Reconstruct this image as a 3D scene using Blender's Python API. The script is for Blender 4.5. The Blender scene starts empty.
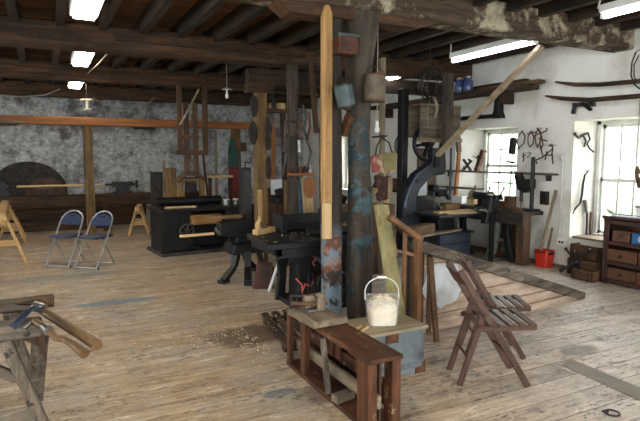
import bpy, bmesh, math, random
from mathutils import Vector, Matrix, Euler
random.seed(7)
SC = bpy.context.scene
COL = SC.collection

# ------------------------------------------------------------------ camera
FPX, EYE = 540.0, 1.6
YAW, PITCH = math.radians(26.988), math.radians(5.658)
cam_data = bpy.data.cameras.new('camera'); cam = bpy.data.objects.new('camera', cam_data); COL.objects.link(cam)
cam_data.sensor_width = 36.0; cam_data.lens = FPX * 36.0 / 640.0; cam_data.clip_start = 0.05
cam.location = (0, 0, EYE)
FW = Vector((math.sin(YAW)*math.cos(PITCH), math.cos(YAW)*math.cos(PITCH), -math.sin(PITCH)))
RT = Vector((math.cos(YAW), -math.sin(YAW), 0)); UP = RT.cross(FW)
cam.rotation_euler = FW.to_track_quat('-Z', 'Y').to_euler()
SC.camera = cam
# ------------------------------------------------------------------ sky, daylight, exposure
SC.view_settings.view_transform = 'Standard'; SC.view_settings.look = 'None'
SC.view_settings.gamma = 1.0; SC.view_settings.use_curve_mapping = False
SC.view_settings.exposure = 0.85
SKY = 9.0
world = bpy.data.worlds.new('overcast_sky'); SC.world = world; world.use_nodes = True
wn = world.node_tree; bg = wn.nodes['Background']
wtc = wn.nodes.new('ShaderNodeTexCoord'); wsep = wn.nodes.new('ShaderNodeSeparateXYZ'); wr = wn.nodes.new('ShaderNodeValToRGB')
wn.links.new(wtc.outputs['Generated'], wsep.inputs[0]); wn.links.new(wsep.outputs['Z'], wr.inputs[0])
wr.color_ramp.elements[0].position = 0.0; wr.color_ramp.elements[0].color = (.62, .68, .70, 1)
wr.color_ramp.elements[1].position = 0.35; wr.color_ramp.elements[1].color = (.93, .97, 1.0, 1)
wn.links.new(wr.outputs[0], bg.inputs['Color']); bg.inputs['Strength'].default_value = SKY
SC.cycles.max_bounces = 8; SC.cycles.diffuse_bounces = 5; SC.cycles.glossy_bounces = 3
SC.cycles.transmission_bounces = 6; SC.cycles.transparent_max_bounces = 10
SC.cycles.caustics_reflective = False; SC.cycles.caustics_refractive = False
SC.cycles.sample_clamp_indirect = 6.0
SC.cycles.use_denoising = True

def portal(loc, rot, sx, sy):
    d = bpy.data.lights.new('daylight_portal', 'AREA'); d.shape = 'RECTANGLE'; d.size = sx; d.size_y = sy
    d.cycles.is_portal = True
    o = bpy.data.objects.new('daylight_portal', d); COL.objects.link(o); o.location = loc; o.rotation_euler = rot

# windows of the room: right wall (three in the picture), left wall and the wall behind the camera
portal((7.2, 4.45, 1.3), (0, math.pi/2, 0), 1.7, 1.3)
portal((7.2, 6.8, 1.45), (0, math.pi/2, 0), 1.35, 1.1)
portal((7.2, 11.6, 1.5), (0, math.pi/2, 0), 1.6, 1.3)
LEFT_WIN = [(-2.6, -0.6), (1.2, 3.2), (5.2, 7.2), (9.2, 11.2)]
FRONT_WIN = [(-4.2, -1.4), (-0.8, 2.0), (2.6, 5.4)]
for a, b in LEFT_WIN: portal((-5.3, (a+b)/2, 1.6), (0, -math.pi/2, 0), 1.8, b-a)
for a, b in FRONT_WIN: portal(((a+b)/2, -4.3, 1.65), (math.pi/2, 0, 0), b-a, 1.9)

# ------------------------------------------------------------------ survey helpers: from a sighted direction to a point on a real plane
def ray(px, py): return FW*FPX + RT*(px-320) - UP*(py-210.5)
def onX(px, py, x): d = ray(px, py); return Vector((0, 0, EYE)) + d*(x/d.x)
def onY(px, py, y): d = ray(px, py); return Vector((0, 0, EYE)) + d*(y/d.y)
def onZ(px, py, z=0.0): d = ray(px, py); return Vector((0, 0, EYE)) + d*((z-EYE)/d.z)

# ------------------------------------------------------------------ materials
def lin(c):
    if isinstance(c, str):
        c = [int(c[i:i+2], 16)/255 for i in (0, 2, 4)]
    return tuple((x/12.92 if x <= .04045 else ((x+.055)/1.055)**2.4) for x in c) + (1,)

class NT:
    def __init__(s, name):
        s.m = bpy.data.materials.new(name); s.m.use_nodes = True; s.t = s.m.node_tree; s.b = s.t.nodes['Principled BSDF']
    def n(s, typ, **kw):
        o = s.t.nodes.new('ShaderNode'+typ)
        for k, v in kw.items():
            if k.startswith('i_'):
                o.inputs[k[2:].replace('_', ' ')].default_value = v
            else: setattr(o, k, v)
        return o
    def l(s, a, b): s.t.links.new(a, b)
    def coords(s, scale=(1, 1, 1), rnd=True):
        tc = s.n('TexCoord'); mp = s.n('Mapping'); mp.inputs['Scale'].default_value = scale
        if rnd:
            oi = s.n('ObjectInfo'); mul = s.n('Math', operation='MULTIPLY'); mul.inputs[1].default_value = 37.0
            s.l(oi.outputs['Random'], mul.inputs[0]); ad = s.n('VectorMath', operation='ADD')
            s.l(tc.outputs['Object'], ad.inputs[0]); s.l(mul.outputs[0], ad.inputs[1]); s.l(ad.outputs[0], mp.inputs['Vector'])
        else: s.l(tc.outputs['Object'], mp.inputs['Vector'])
        return mp.outputs[0]
    def noise(s, vec, scale, detail=5, rough=.6, dist=0.0):
        o = s.n('TexNoise'); o.inputs['Scale'].default_value = scale; o.inputs['Detail'].default_value = detail
        o.inputs['Roughness'].default_value = rough; o.inputs['Distortion'].default_value = dist
        s.l(vec, o.inputs['Vector']); return o.outputs['Fac']
    def ramp(s, fac, stops):
        r = s.n('ValToRGB'); e = r.color_ramp.elements
        while len(e) < len(stops): e.new(.5)
        for k, (p, c) in enumerate(stops): e[k].position = p; e[k].color = lin(c) if isinstance(c, str) else (c, c, c, 1)
        s.l(fac, r.inputs[0]); return r.outputs[0]
    def mix(s, fac, a, b, mode='MIX'):
        m = s.n('Mix', data_type='RGBA', blend_type=mode)
        if isinstance(fac, (int, float)): m.inputs[0].default_value = fac
        else: s.l(fac, m.inputs[0])
        for k, v in ((6, a), (7, b)):
            if isinstance(v, str): m.inputs[k].default_value = lin(v)
            else: s.l(v, m.inputs[k])
        return m.outputs[2]
    def math(s, op, a, b=None):
        m = s.n('Math', operation=op)
        for k, v in enumerate((a, b)):
            if v is None: continue
            if isinstance(v, (int, float)): m.inputs[k].default_value = v
            else: s.l(v, m.inputs[k])
        return m.outputs[0]
    def bump(s, h, strength=.3, dist=.01):
        b = s.n('Bump'); b.inputs['Strength'].default_value = strength; b.inputs['Distance'].default_value = dist
        s.l(h, b.inputs['Height']); s.l(b.outputs[0], s.b.inputs['Normal'])
    def done(s, col, rough=.6, metal=0.0, spec=.4):
        if isinstance(col, str): s.b.inputs['Base Color'].default_value = lin(col)
        else: s.l(col, s.b.inputs['Base Color'])
        if isinstance(rough, (int, float)): s.b.inputs['Roughness'].default_value = rough
        else: s.l(rough, s.b.inputs['Roughness'])
        s.b.inputs['Metallic'].default_value = metal; s.b.inputs['Specular IOR Level'].default_value = spec
        return s.m

class Wood:
    """wood with its grain along one axis of the piece; asks for the piece's longest axis"""
    def __init__(s, name, light, dark, stain=None, stain_amt=.5, grain=14, rough=.65, spots=None):
        s.a = (name, light, dark, stain, stain_amt, grain, rough, spots); s.c = {}
    def get(s, ax):
        if ax in s.c: return s.c[ax]
        name, light, dark, stain, amt, grain, rough, spots = s.a
        t = NT(name+'_'+'xyz'[ax]); sc = [grain]*3; sc[ax] = grain*.06
        v = t.coords(tuple(sc)); g = t.noise(v, 2.2, 6, .62, .6)
        col = t.ramp(g, [(.32, dark), (.68, light)])
        v2 = t.coords((1, 1, 1))
        if stain:
            s2 = [4, 4, 4]; s2[ax] = 1.2
            n2 = t.noise(t.coords(tuple(s2)), 1.4, 6, .65)
            col = t.mix(t.ramp(n2, [(.5-.1*amt, 0.0), (.62, min(1, amt*1.4))]), col, stain)
        if spots:
            n3 = t.noise(v2, 9, 4, .7); col = t.mix(t.ramp(n3, [(.6, 0.0), (.66, .85)]), col, spots)
        t.bump(g, .25, .004); s.c[ax] = t.done(col, rough, 0, .3); return s.c[ax]

def paint(name, col, dark=None, amt=.4, rough=.45, metal=0.0, spec=.4, scale=6, chip=None, chip_at=.62):
    t = NT(name); v = t.coords(); c = col
    n = t.noise(v, scale, 6, .65)
    c = t.ramp(n, [(.3, dark or col), (.3+.5*(1-amt)+.05, col)]) if dark else col
    if chip:
        n2 = t.noise(v, scale*1.7, 7, .7); c = t.mix(t.ramp(n2, [(chip_at, 0.0), (chip_at+.03, 1.0)]), c, chip)
    t.bump(n, .12, .004); return t.done(c, rough, metal, spec)

def emis(name, col, k):
    t = NT(name); t.b.inputs['Emission Color'].default_value = lin(col); t.b.inputs['Emission Strength'].default_value = k
    return t.done(col, .5)

def glass_mat():
    t = NT('window_glass'); tr = t.n('BsdfTransparent'); gl = t.n('BsdfGlossy'); gl.inputs['Roughness'].default_value = .02
    mx = t.n('MixShader'); mx.inputs[0].default_value = .05
    t.l(tr.outputs[0], mx.inputs[1]); t.l(gl.outputs[0], mx.inputs[2]); t.l(mx.outputs[0], t.t.nodes['Material Output'].inputs['Surface'])
    return t.m

M = {}
M['glass'] = glass_mat()
M['dark_timber'] = Wood('old_dark_timber', '573e29', '281b12', '17110c', .5, 10, .8)
M['prop'] = Wood('greyed_pine', 'a08f73', '776650', '54473a', .35, 10, .6)
M['fir_block'] = Wood('fir_block', 'b0844f', '8a6036', '67482a', .3, 9, .6)
M['wheel_iron'] = paint('worn_wheel_iron', '5e5954', '3a3633', .5, .4, .4, .5, 9)
M['batten'] = Wood('aged_softwood', 'b58f5c', '8d693e', '664724', .35, 9, .6)
M['joist'] = Wood('joist_timber', '413124', '1f1711', '130f0c', .5, 10, .85)
M['brown_beam'] = Wood('brown_beam', '62452d', '352317', '2a1d14', .4, 9, .75)
M['orange_beam'] = Wood('orange_softwood', 'a5693a', '7d4b26', '5c351b', .25, 8, .6)
M['tan_post'] = Wood('tan_post', '86683f', '5b452a', '3d2e1b', .5, 8, .65)
M['new_pine'] = Wood('new_pine', 'c7a470', 'a47f4f', '80613a', .3, 10, .55)
M['pale_wood'] = Wood('pale_wood', 'd8bd8d', 'b89868', '9a7a50', .2, 11, .55)
M['green_pine'] = Wood('treated_pine', '9b9166', '746b48', '555034', .3, 9, .65)
M['weathered'] = Wood('weathered_wood', '7d7163', '463c33', '2b241f', .5, 12, .85, '221d19')
M['grey_wood'] = Wood('grey_wood', '93836d', '5f5343', '443c34', .4, 11, .8)
M['red_wood'] = Wood('reddish_wood', '683f28', '3b2316', '24160e', .6, 11, .5, '8a7358')
M['sash_wood'] = Wood('sash_wood', '87603f', '5c3d26', '3d2818', .4, 11, .6)
M['brown_wood'] = Wood('brown_wood', '6b4f37', '42301f', '2b1f17', .4, 12, .6)
M['tool_wood'] = Wood('handle_wood', '765a3c', '4c3824', '2e2217', .35, 10, .45)
M['chair_wood'] = Wood('walnut_slats', '5a4031', '3b2921', '2a1e19', .3, 14, .4)
M['cabinet_wood'] = Wood('mahogany', '4c3128', '2e1b17', '20120f', .3, 10, .4)
M['drawer_wood'] = Wood('drawer_wood', '6d4a33', '482d1f', '2f1e16', .4, 10, .45)
M['bench_top'] = Wood('bench_top', '4b433a', '2b2621', '191614', .5, 10, .7)
M['board_ramp'] = Wood('ramp_boards', 'c9b3a0', 'a08a77', '7a6757', .45, 9, .75)
M['black_iron'] = paint('black_cast_iron', '121111', '090909', .5, .5, .0, .35, 7, '322a24', .66)
M['navy_iron'] = paint('navy_machine_paint', '20242c', '111318', .5, .38, .1, .45, 6, '4a4d55', .68)
M['navy_panel'] = paint('navy_panel', '353b48', '22272f', .5, .45, .1, .4, 5, '6a6f7c', .68)
M['green_iron'] = paint('grey_green_iron', '7b8479', '4c554b', .5, .5, .1, .4, 6, '2f302c', .64)
M['steel'] = paint('worn_steel', '8f8f8d', '5c5a58', .5, .35, .85, .5, 9)
M['dark_steel'] = paint('dark_steel', '3b3836', '1f1c1b', .5, .4, .7, .5, 9)
M['rust'] = paint('rusty_iron', '6a4630', '35261e', .5, .7, .3, .3, 14)
M['alu'] = paint('silver_tube', 'b5b7ba', '9a9b9d', .3, .3, .75, .5, 9)
M['blue_vinyl'] = paint('blue_vinyl', '2c3850', '222b40', .4, .5, 0, .4, 8)
M['black_rubber'] = paint('black_rubber', '141414', '0c0c0c', .4, .7, 0, .3, 8)
M['white_plastic'] = paint('white_plastic', 'e6e6e2', 'd6d6d0', .3, .4, 0, .4, 5)
M['red_plastic'] = paint('red_plastic', 'c8321c', 'a32412', .4, .4, 0, .4, 6)
M['white_paint'] = paint('white_window_paint', 'dedfda', 'bdbdb4', .35, .5, 0, .4, 5)
M['paper'] = paint('white_paper', 'dfe2e6', 'd0d4da', .3, .8, 0, .2, 5)
M['slate'] = paint('dark_stone', '3c3733', '1f1c1a', .5, .9, 0, .2, 9)
M['tube_light'] = emis('tube_light', 'f4f8ff', 12.0)
M['panel_light'] = emis('panel_light', 'fff3df', 17.0)
M['cable'] = paint('pale_cable', 'a79a86', '8a7d6a', .3, .6, 0, .3, 5)

# ------------------------------------------------------------------ mesh builder
class MB:
    def __init__(s): s.v = []; s.f = []
    def add(s, vs, fs):
        k = len(s.v); s.v += [Vector(v) for v in vs]; s.f += [tuple(i+k for i in f) for f in fs]; return s
    def box(s, x0, x1, y0, y1, z0, z1):
        vs = [(x, y, z) for z in (z0, z1) for y in (y0, y1) for x in (x0, x1)]
        return s.add(vs, [(0, 2, 3, 1), (4, 5, 7, 6), (0, 1, 5, 4), (2, 6, 7, 3), (0, 4, 6, 2), (1, 3, 7, 5)])
    def obox(s, c, size, rot=(0, 0, 0)):
        R = Euler(rot).to_matrix(); c = Vector(c); a, b, d = [q/2 for q in size]
        vs = [c + R @ Vector((x, y, z)) for z in (-d, d) for y in (-b, b) for x in (-a, a)]
        return s.add(vs, [(0, 2, 3, 1), (4, 5, 7, 6), (0, 1, 5, 4), (2, 6, 7, 3), (0, 4, 6, 2), (1, 3, 7, 5)])
    def bar(s, p0, p1, w, t, up=(0, 0, 1), w1=None, t1=None):
        p0, p1 = Vector(p0), Vector(p1); d = (p1-p0).normalized(); up = Vector(up)
        if abs(d.dot(up)) > .98: up = Vector((0, 1, 0))
        sd = d.cross(up).normalized(); u = sd.cross(d)
        vs = []
        for p, ww, tt in ((p0, w, t), (p1, w1 or w, t1 or t)):
            for a, b in ((-1, -1), (1, -1), (1, 1), (-1, 1)): vs.append(p + sd*a*ww/2 + u*b*tt/2)
        return s.add(vs, [(0, 1, 2, 3), (7, 6, 5, 4), (0, 4, 5, 1), (1, 5, 6, 2), (2, 6, 7, 3), (3, 7, 4, 0)])
    def tube(s, pts, r, n=8, closed=False, flat=1.0):
        pts = [Vector(p) for p in pts]; N = len(pts); rs = r if isinstance(r, (list, tuple)) else [r]*N
        rings = []; nrm = None
        for i in range(N):
            a = pts[(i-1) % N] if (closed or i > 0) else pts[i]; b = pts[(i+1) % N] if (closed or i < N-1) else pts[i]
            d = (b-a).normalized()
            if nrm is None:
                h = Vector((0, 0, 1)) if abs(d.z) < .9 else Vector((1, 0, 0)); nrm = d.cross(h).normalized()
            nrm = (nrm - d*nrm.dot(d)).normalized(); bi = d.cross(nrm)
            rings.append([pts[i] + (nrm*math.cos(2*math.pi*k/n) + bi*math.sin(2*math.pi*k/n)*flat)*rs[i] for k in range(n)])
        vs = [v for R in rings for v in R]; fs = []
        for i in range(N if closed else N-1):
            j = (i+1) % N
            for k in range(n): fs.append((i*n+k, i*n+(k+1) % n, j*n+(k+1) % n, j*n+k))
        if not closed: fs += [tuple(range(n-1, -1, -1)), tuple((N-1)*n+k for k in range(n))]
        return s.add(vs, fs)
    def cyl(s, p0, p1, r0, r1=None, n=16): return s.tube([p0, p1], [r0, r0 if r1 is None else r1], n)
    def lathe(s, prof, org, axis=(0, 0, 1), n=20):
        org = Vector(org); ax = Vector(axis).normalized(); h = Vector((1, 0, 0)) if abs(ax.x) < .9 else Vector((0, 1, 0))
        u = ax.cross(h).normalized(); w = ax.cross(u); vs = []
        for r, z in prof:
            for k in range(n): a = 2*math.pi*k/n; vs.append(org + ax*z + (u*math.cos(a)+w*math.sin(a))*max(r, 1e-4))
        fs = [(i*n+k, i*n+(k+1) % n, (i+1)*n+(k+1) % n, (i+1)*n+k) for i in range(len(prof)-1) for k in range(n)]
        fs += [tuple(range(n-1, -1, -1)), tuple((len(prof)-1)*n+k for k in range(n))]
        return s.add(vs, fs)
    def torus(s, c, axis, R, r, n=24, m=8, arc=None):
        c = Vector(c); ax = Vector(axis).normalized(); h = Vector((0, 0, 1)) if abs(ax.z) < .9 else Vector((1, 0, 0))
        u = ax.cross(h).normalized(); w = ax.cross(u)
        if arc: return s.tube([c+(u*math.cos(a)+w*math.sin(a))*R for a in [arc[0]+(arc[1]-arc[0])*k/n for k in range(n+1)]], r, m)
        return s.tube([c+(u*math.cos(2*math.pi*k/n)+w*math.sin(2*math.pi*k/n))*R for k in range(n)], r, m, True)
    def prism(s, pts, o, eu, ev, depth):
        """outline in the plane of eu, ev at o, thickened by the vector depth"""
        o, eu, ev, dp = Vector(o), Vector(eu), Vector(ev), Vector(depth); n = len(pts)
        a = [o+eu*p[0]+ev*p[1] for p in pts]; vs = a+[p+dp for p in a]
        fs = [tuple(range(n-1, -1, -1)), tuple(range(n, 2*n))] + [(k, (k+1) % n, n+(k+1) % n, n+k) for k in range(n)]
        return s.add(vs, fs)
    def ball(s, c, r, n=12, sz=1.0):
        return s.lathe([(r*math.sin(math.pi*k/8), -r*sz*math.cos(math.pi*k/8)) for k in range(9)], c, (0, 0, 1), n)
    def post(s, x, y, z0, z1, rx, ry, seed, n=14, seg=14, wob=.08, square=0.0, top=None):
        rd = random.Random(seed); vs = []
        ph = [rd.uniform(0, 6.28) for _ in range(4)]
        for i in range(seg+1):
            t = i/seg; z = z0+(z1-z0)*t
            cx = x+.25*wob*rx*math.sin(5*t+ph[0])*3; cy = y
            k0 = 1+wob*math.sin(9*t+ph[1])
            if top and t > top[0]: k0 *= 1+(top[1]-1)*(t-top[0])/(1-top[0])
            for k in range(n):
                a = 2*math.pi*(k+.5)/n; ca, sa = math.cos(a), math.sin(a)
                q = 1.0 if not square else 1/max(abs(ca), abs(sa))**square
                kk = k0*(1+wob*.7*math.sin(3*a+7*t+ph[2])+rd.uniform(-.03, .03))*q
                vs.append((cx+rx*ca*kk, cy+ry*sa*kk, z))
        fs = [(i*n+k, i*n+(k+1) % n, (i+1)*n+(k+1) % n, (i+1)*n+k) for i in range(seg) for k in range(n)]
        fs += [tuple(range(n-1, -1, -1)), tuple(seg*n+k for k in range(n))]
        return s.add(vs, fs)
    def build(s, name, mat, parent=None, bevel=0.0, smooth=None):
        vs = s.v; inv = WM.get(parent.name) if parent else None
        loc = Vector((0, 0, 0)); W = Matrix.Identity(4)
        if inv is not None:
            W = inv
            if s.world: i2 = W.inverted(); vs = [i2 @ v for v in vs]
        else:
            xs = [v.x for v in vs]; ys = [v.y for v in vs]; zs = [v.z for v in vs]
            if not s.fixed: loc = Vector(((min(xs)+max(xs))/2, (min(ys)+max(ys))/2, min(zs)))
            vs = [v-loc for v in vs]; W = Matrix.Translation(loc)
        if isinstance(mat, str): mat = M[mat]
        if isinstance(mat, Wood):
            ext = [max(v[i] for v in vs)-min(v[i] for v in vs) for i in range(3)]; mat = mat.get(ext.index(max(ext)))
        me = bpy.data.meshes.new(name); me.from_pydata(vs, [], s.f); me.materials.append(mat)
        bm = bmesh.new(); bm.from_mesh(me); bmesh.ops.recalc_face_normals(bm, faces=bm.faces); bm.to_mesh(me); bm.free()
        if smooth:
            me.polygons.foreach_set('use_smooth', [True]*len(me.polygons)); me.set_sharp_from_angle(angle=math.radians(smooth))
        o = bpy.data.objects.new(name, me); COL.objects.link(o); o.location = loc
        if parent: o.parent = parent
        WM[o.name] = W
        if bevel:
            md = o.modifiers.new('edge', 'BEVEL'); md.width = bevel; md.segments = 1; md.limit_method = 'ANGLE'; md.angle_limit = math.radians(50)
        return o
    world = True; fixed = False
WM = {}
class LB(MB):            # a builder whose coordinates are the thing's own
    world = False

def tag(o, label=None, cat=None, group=None, kind=None):
    if label: o['label'] = label
    if cat: o['category'] = cat
    if group: o['group'] = group
    if kind: o['kind'] = kind
    return o
def thing(name, label, cat, loc=(0, 0, 0), rz=0.0, group=None):
    o = bpy.data.objects.new(name, None); COL.objects.link(o); o.location = loc; o.rotation_euler = (0, 0, rz); o.empty_display_size = .1
    WM[o.name] = Matrix.Translation(Vector(loc)) @ Matrix.Rotation(rz, 4, 'Z')
    return tag(o, label, cat, group)
def dup(root, loc, rz, label, group=None):
    r = root.copy(); COL.objects.link(r); r.location = loc; r.rotation_euler = (0, 0, rz); r['label'] = label
    if group: r['group'] = group
    for ch in list(root.children):
        c = ch.copy(); COL.objects.link(c); c.parent = r
        for g in list(ch.children):
            d = g.copy(); COL.objects.link(d); d.parent = c
    return r
def struct(name, mb, mat, parent=None, bevel=0, smooth=None):
    mb.fixed = True; o = mb.build(name, mat, parent, bevel, smooth)
    if not parent: o['kind'] = 'structure'
    return o
def arc(c, r, a0, a1, n=10): return [(c[0]+r*math.cos(a0+(a1-a0)*k/n), c[1]+r*math.sin(a0+(a1-a0)*k/n)) for k in range(n+1)]

# ================================================================== THE SETTING
def floor_mat():
    t = NT('worn_floorboards'); tc = t.n('TexCoord'); sp = t.n('SeparateXYZ'); t.l(tc.outputs['Object'], sp.inputs[0])
    X, Y = sp.outputs['X'], sp.outputs['Y']
    yb = t.math('DIVIDE', Y, .215); idx = t.math('FLOOR', yb); fy = t.math('FRACT', yb)
    wn_ = t.n('TexWhiteNoise', noise_dimensions='1D'); t.l(idx, wn_.inputs['W']); rnd = wn_.outputs['Value']
    xo = t.math('ADD', X, t.math('MULTIPLY', rnd, 7.0)); xb = t.math('DIVIDE', xo, 2.1); fx = t.math('FRACT', xb)
    idx2 = t.math('ADD', t.math('MULTIPLY', idx, 13.7), t.math('FLOOR', xb))
    w2 = t.n('TexWhiteNoise', noise_dimensions='1D'); t.l(idx2, w2.inputs['W']); rb = w2.outputs['Value']
    cv = t.n('CombineXYZ'); t.l(t.math('MULTIPLY', xo, 1.3), cv.inputs[0]); t.l(t.math('MULTIPLY', Y, 22.0), cv.inputs[1]); t.l(t.math('MULTIPLY', rb, 9), cv.inputs[2])
    g = t.noise(cv.outputs[0], 1.6, 8, .72, .6)
    def streak(sx, sy, sc, det=5, r=.7, dist=.3):
        c_ = t.n('CombineXYZ'); t.l(t.math('MULTIPLY', X, sx), c_.inputs[0]); t.l(t.math('MULTIPLY', Y, sy), c_.inputs[1]); return t.noise(c_.outputs[0], sc, det, r, dist)
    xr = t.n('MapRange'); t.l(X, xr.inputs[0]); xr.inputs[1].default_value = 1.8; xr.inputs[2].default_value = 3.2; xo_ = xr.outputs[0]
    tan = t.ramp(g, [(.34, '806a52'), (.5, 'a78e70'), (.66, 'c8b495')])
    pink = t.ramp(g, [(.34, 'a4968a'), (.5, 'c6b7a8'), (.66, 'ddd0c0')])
    col = t.mix(xo_, tan, pink)  # pinkish grey toward the right wall, paler with window reflection painted in
    big = t.noise(tc.outputs['Object'], 1.0, 9, .78)
    grey = t.ramp(g, [(.3, '81796f'), (.7, 'b5aca0')])
    col = t.mix(t.ramp(big, [(.47, 0.0), (.57, .8)]), col, grey)
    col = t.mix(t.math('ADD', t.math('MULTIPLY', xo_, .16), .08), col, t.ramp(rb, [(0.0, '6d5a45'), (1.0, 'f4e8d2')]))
    mid = t.noise(tc.outputs['Object'], 3.0, 9, .8)
    brn = streak(.8, 1.5, 1.1, 8, .75); col = t.mix(t.ramp(brn, [(.55, 0.0), (.64, .5)]), col, '8d6236')
    wear = streak(1.6, 5.0, 1.5, 9, .8); col = t.mix(t.ramp(wear, [(.55, 0.0), (.63, .6)]), col, 'eadfca'); col = t.mix(t.ramp(wear, [(.37, .75), (.45, 0.0)]), col, '574d46')
    clus = t.ramp(streak(1.2, 2.2, 1.2, 6, .75), [(.46, 0.0), (.58, 1.0)])
    spk = streak(9.0, 20.0, 1.5, 3, .7); col = t.mix(t.math('MULTIPLY', clus, t.ramp(spk, [(.55, 0.0), (.60, .85)])), col, '47413d')
    spk2 = streak(20.0, 40.0, 1.6, 3, .7); col = t.mix(t.ramp(spk2, [(.63, 0.0), (.67, .7)]), col, '55483b'); col = t.mix(t.ramp(spk2, [(.30, .8), (.34, 0.0)]), col, 'f2e9d8')
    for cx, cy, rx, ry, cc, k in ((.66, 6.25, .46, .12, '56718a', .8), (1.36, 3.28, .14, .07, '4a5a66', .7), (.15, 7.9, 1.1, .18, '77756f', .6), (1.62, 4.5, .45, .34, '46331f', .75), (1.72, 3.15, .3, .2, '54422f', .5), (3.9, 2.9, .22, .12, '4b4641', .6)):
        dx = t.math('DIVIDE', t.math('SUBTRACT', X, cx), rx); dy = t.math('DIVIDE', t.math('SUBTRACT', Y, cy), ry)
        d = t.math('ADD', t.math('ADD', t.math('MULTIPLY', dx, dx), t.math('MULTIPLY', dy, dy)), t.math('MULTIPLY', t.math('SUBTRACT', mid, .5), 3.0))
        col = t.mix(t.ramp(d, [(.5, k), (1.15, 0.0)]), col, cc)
    gap = t.math('MAXIMUM', t.math('LESS_THAN', fy, .03), t.math('LESS_THAN', fx, .0028))
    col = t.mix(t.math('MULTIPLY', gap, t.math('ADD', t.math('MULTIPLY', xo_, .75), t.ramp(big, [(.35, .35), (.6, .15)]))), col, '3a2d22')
    h = t.math('SUBTRACT', t.math('MULTIPLY', g, .3), gap); t.bump(h, .35, .004)
    rg = t.ramp(mid, [(.3, .42), (.7, .65)])
    return t.done(col, rg, 0, .38)
def plaster_mat():
    t = NT('white_limewash'); v = t.coords(rnd=False); n = t.noise(v, 1.1, 7, .65); n2 = t.noise(v, 5.5, 6, .7)
    col = t.ramp(n, [(.3, 'b9b3a6'), (.5, 'dcd9d1')]); col = t.mix(t.ramp(n2, [(.64, 0.0), (.74, .6)]), col, 'a89a7c')
    n3 = t.noise(t.coords((3, 3, .8), False), 1.0, 5, .6); col = t.mix(t.ramp(n3, [(.66, 0.0), (.76, .5)]), col, '8e8168')
    t.bump(t.noise(v, 4, 8, .6), .35, .03); return t.done(col, .85, 0, .2)
def stone_mat():
    t = NT('whitewashed_rubble_stone'); v = t.coords(rnd=False)
    vo = t.n('TexVoronoi', feature='DISTANCE_TO_EDGE'); vo.inputs['Scale'].default_value = 3.2
    mp = t.n('Mapping'); mp.inputs['Scale'].default_value = (1, 1, 1.9); t.l(v, mp.inputs[0])
    ds = t.n('VectorMath', operation='ADD'); nz = t.n('TexNoise'); nz.inputs['Scale'].default_value = 3; t.l(mp.outputs[0], nz.inputs[0]); t.l(mp.outputs[0], ds.inputs[0]); t.l(nz.outputs['Color'], ds.inputs[1]); t.l(ds.outputs[0], vo.inputs['Vector'])
    n = t.noise(v, 1.0, 8, .72); n2 = t.noise(v, 6, 8, .75)
    col = t.ramp(n2, [(.35, '7e7e7e'), (.6, 'bfc0c2')])
    col = t.mix(t.ramp(n, [(.49, 0.0), (.60, .85)]), col, '413d3b')
    col = t.mix(t.ramp(t.noise(v, 2.6, 9, .8), [(.56, 0.0), (.64, .6)]), col, '3a3531')
    col = t.mix(t.ramp(vo.outputs['Distance'], [(0.0, .55), (.05, 0.0)]), col, '4a4440')
    t.bump(t.math('ADD', t.math('MULTIPLY', vo.outputs['Distance'], 1.6), n2), .7, .05); return t.done(col, .9, 0, .2)
def ceil_mat():
    t = NT('ceiling_boards'); tc = t.n('TexCoord'); sp = t.n('SeparateXYZ'); t.l(tc.outputs['Object'], sp.inputs[0])
    yb = t.math('DIVIDE', sp.outputs['Y'], .17); fy = t.math('FRACT', yb); w = t.n('TexWhiteNoise', noise_dimensions='1D'); t.l(t.math('FLOOR', yb), w.inputs['W'])
    mp = t.n('Mapping'); mp.inputs['Scale'].default_value = (1, 16, 1); t.l(tc.outputs['Object'], mp.inputs[0])
    g = t.noise(mp.outputs[0], 1.5, 6, .65); col = t.ramp(g, [(.3, '44301f'), (.7, '8a6849')])
    col = t.mix(.35, col, t.ramp(w.outputs['Value'], [(0, '2e2118'), (1, '96704b')]))
    gap = t.math('LESS_THAN', fy, .07); col = t.mix(gap, col, '120d0a'); t.bump(t.math('SUBTRACT', g, gap), .4, .01); return t.done(col, .8, 0, .2)
def beam_patch_mat():
    t = NT('flaking_limewashed_beam'); v = t.coords(rnd=False); g = t.noise(t.coords((1, 10, 10), False), 2, 6, .6)
    col = t.ramp(g, [(.3, '2b221c'), (.7, '5b4a3b')]); n = t.noise(v, 2.4, 8, .72); n2 = t.noise(v, 9, 8, .7)
    col = t.mix(t.ramp(n, [(.50, 0.0), (.57, .8)]), col, t.ramp(n2, [(.35, '6f6555'), (.6, 'b5aa90')])); t.bump(n2, .4, .01); return t.done(col, .85, 0, .2)
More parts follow.
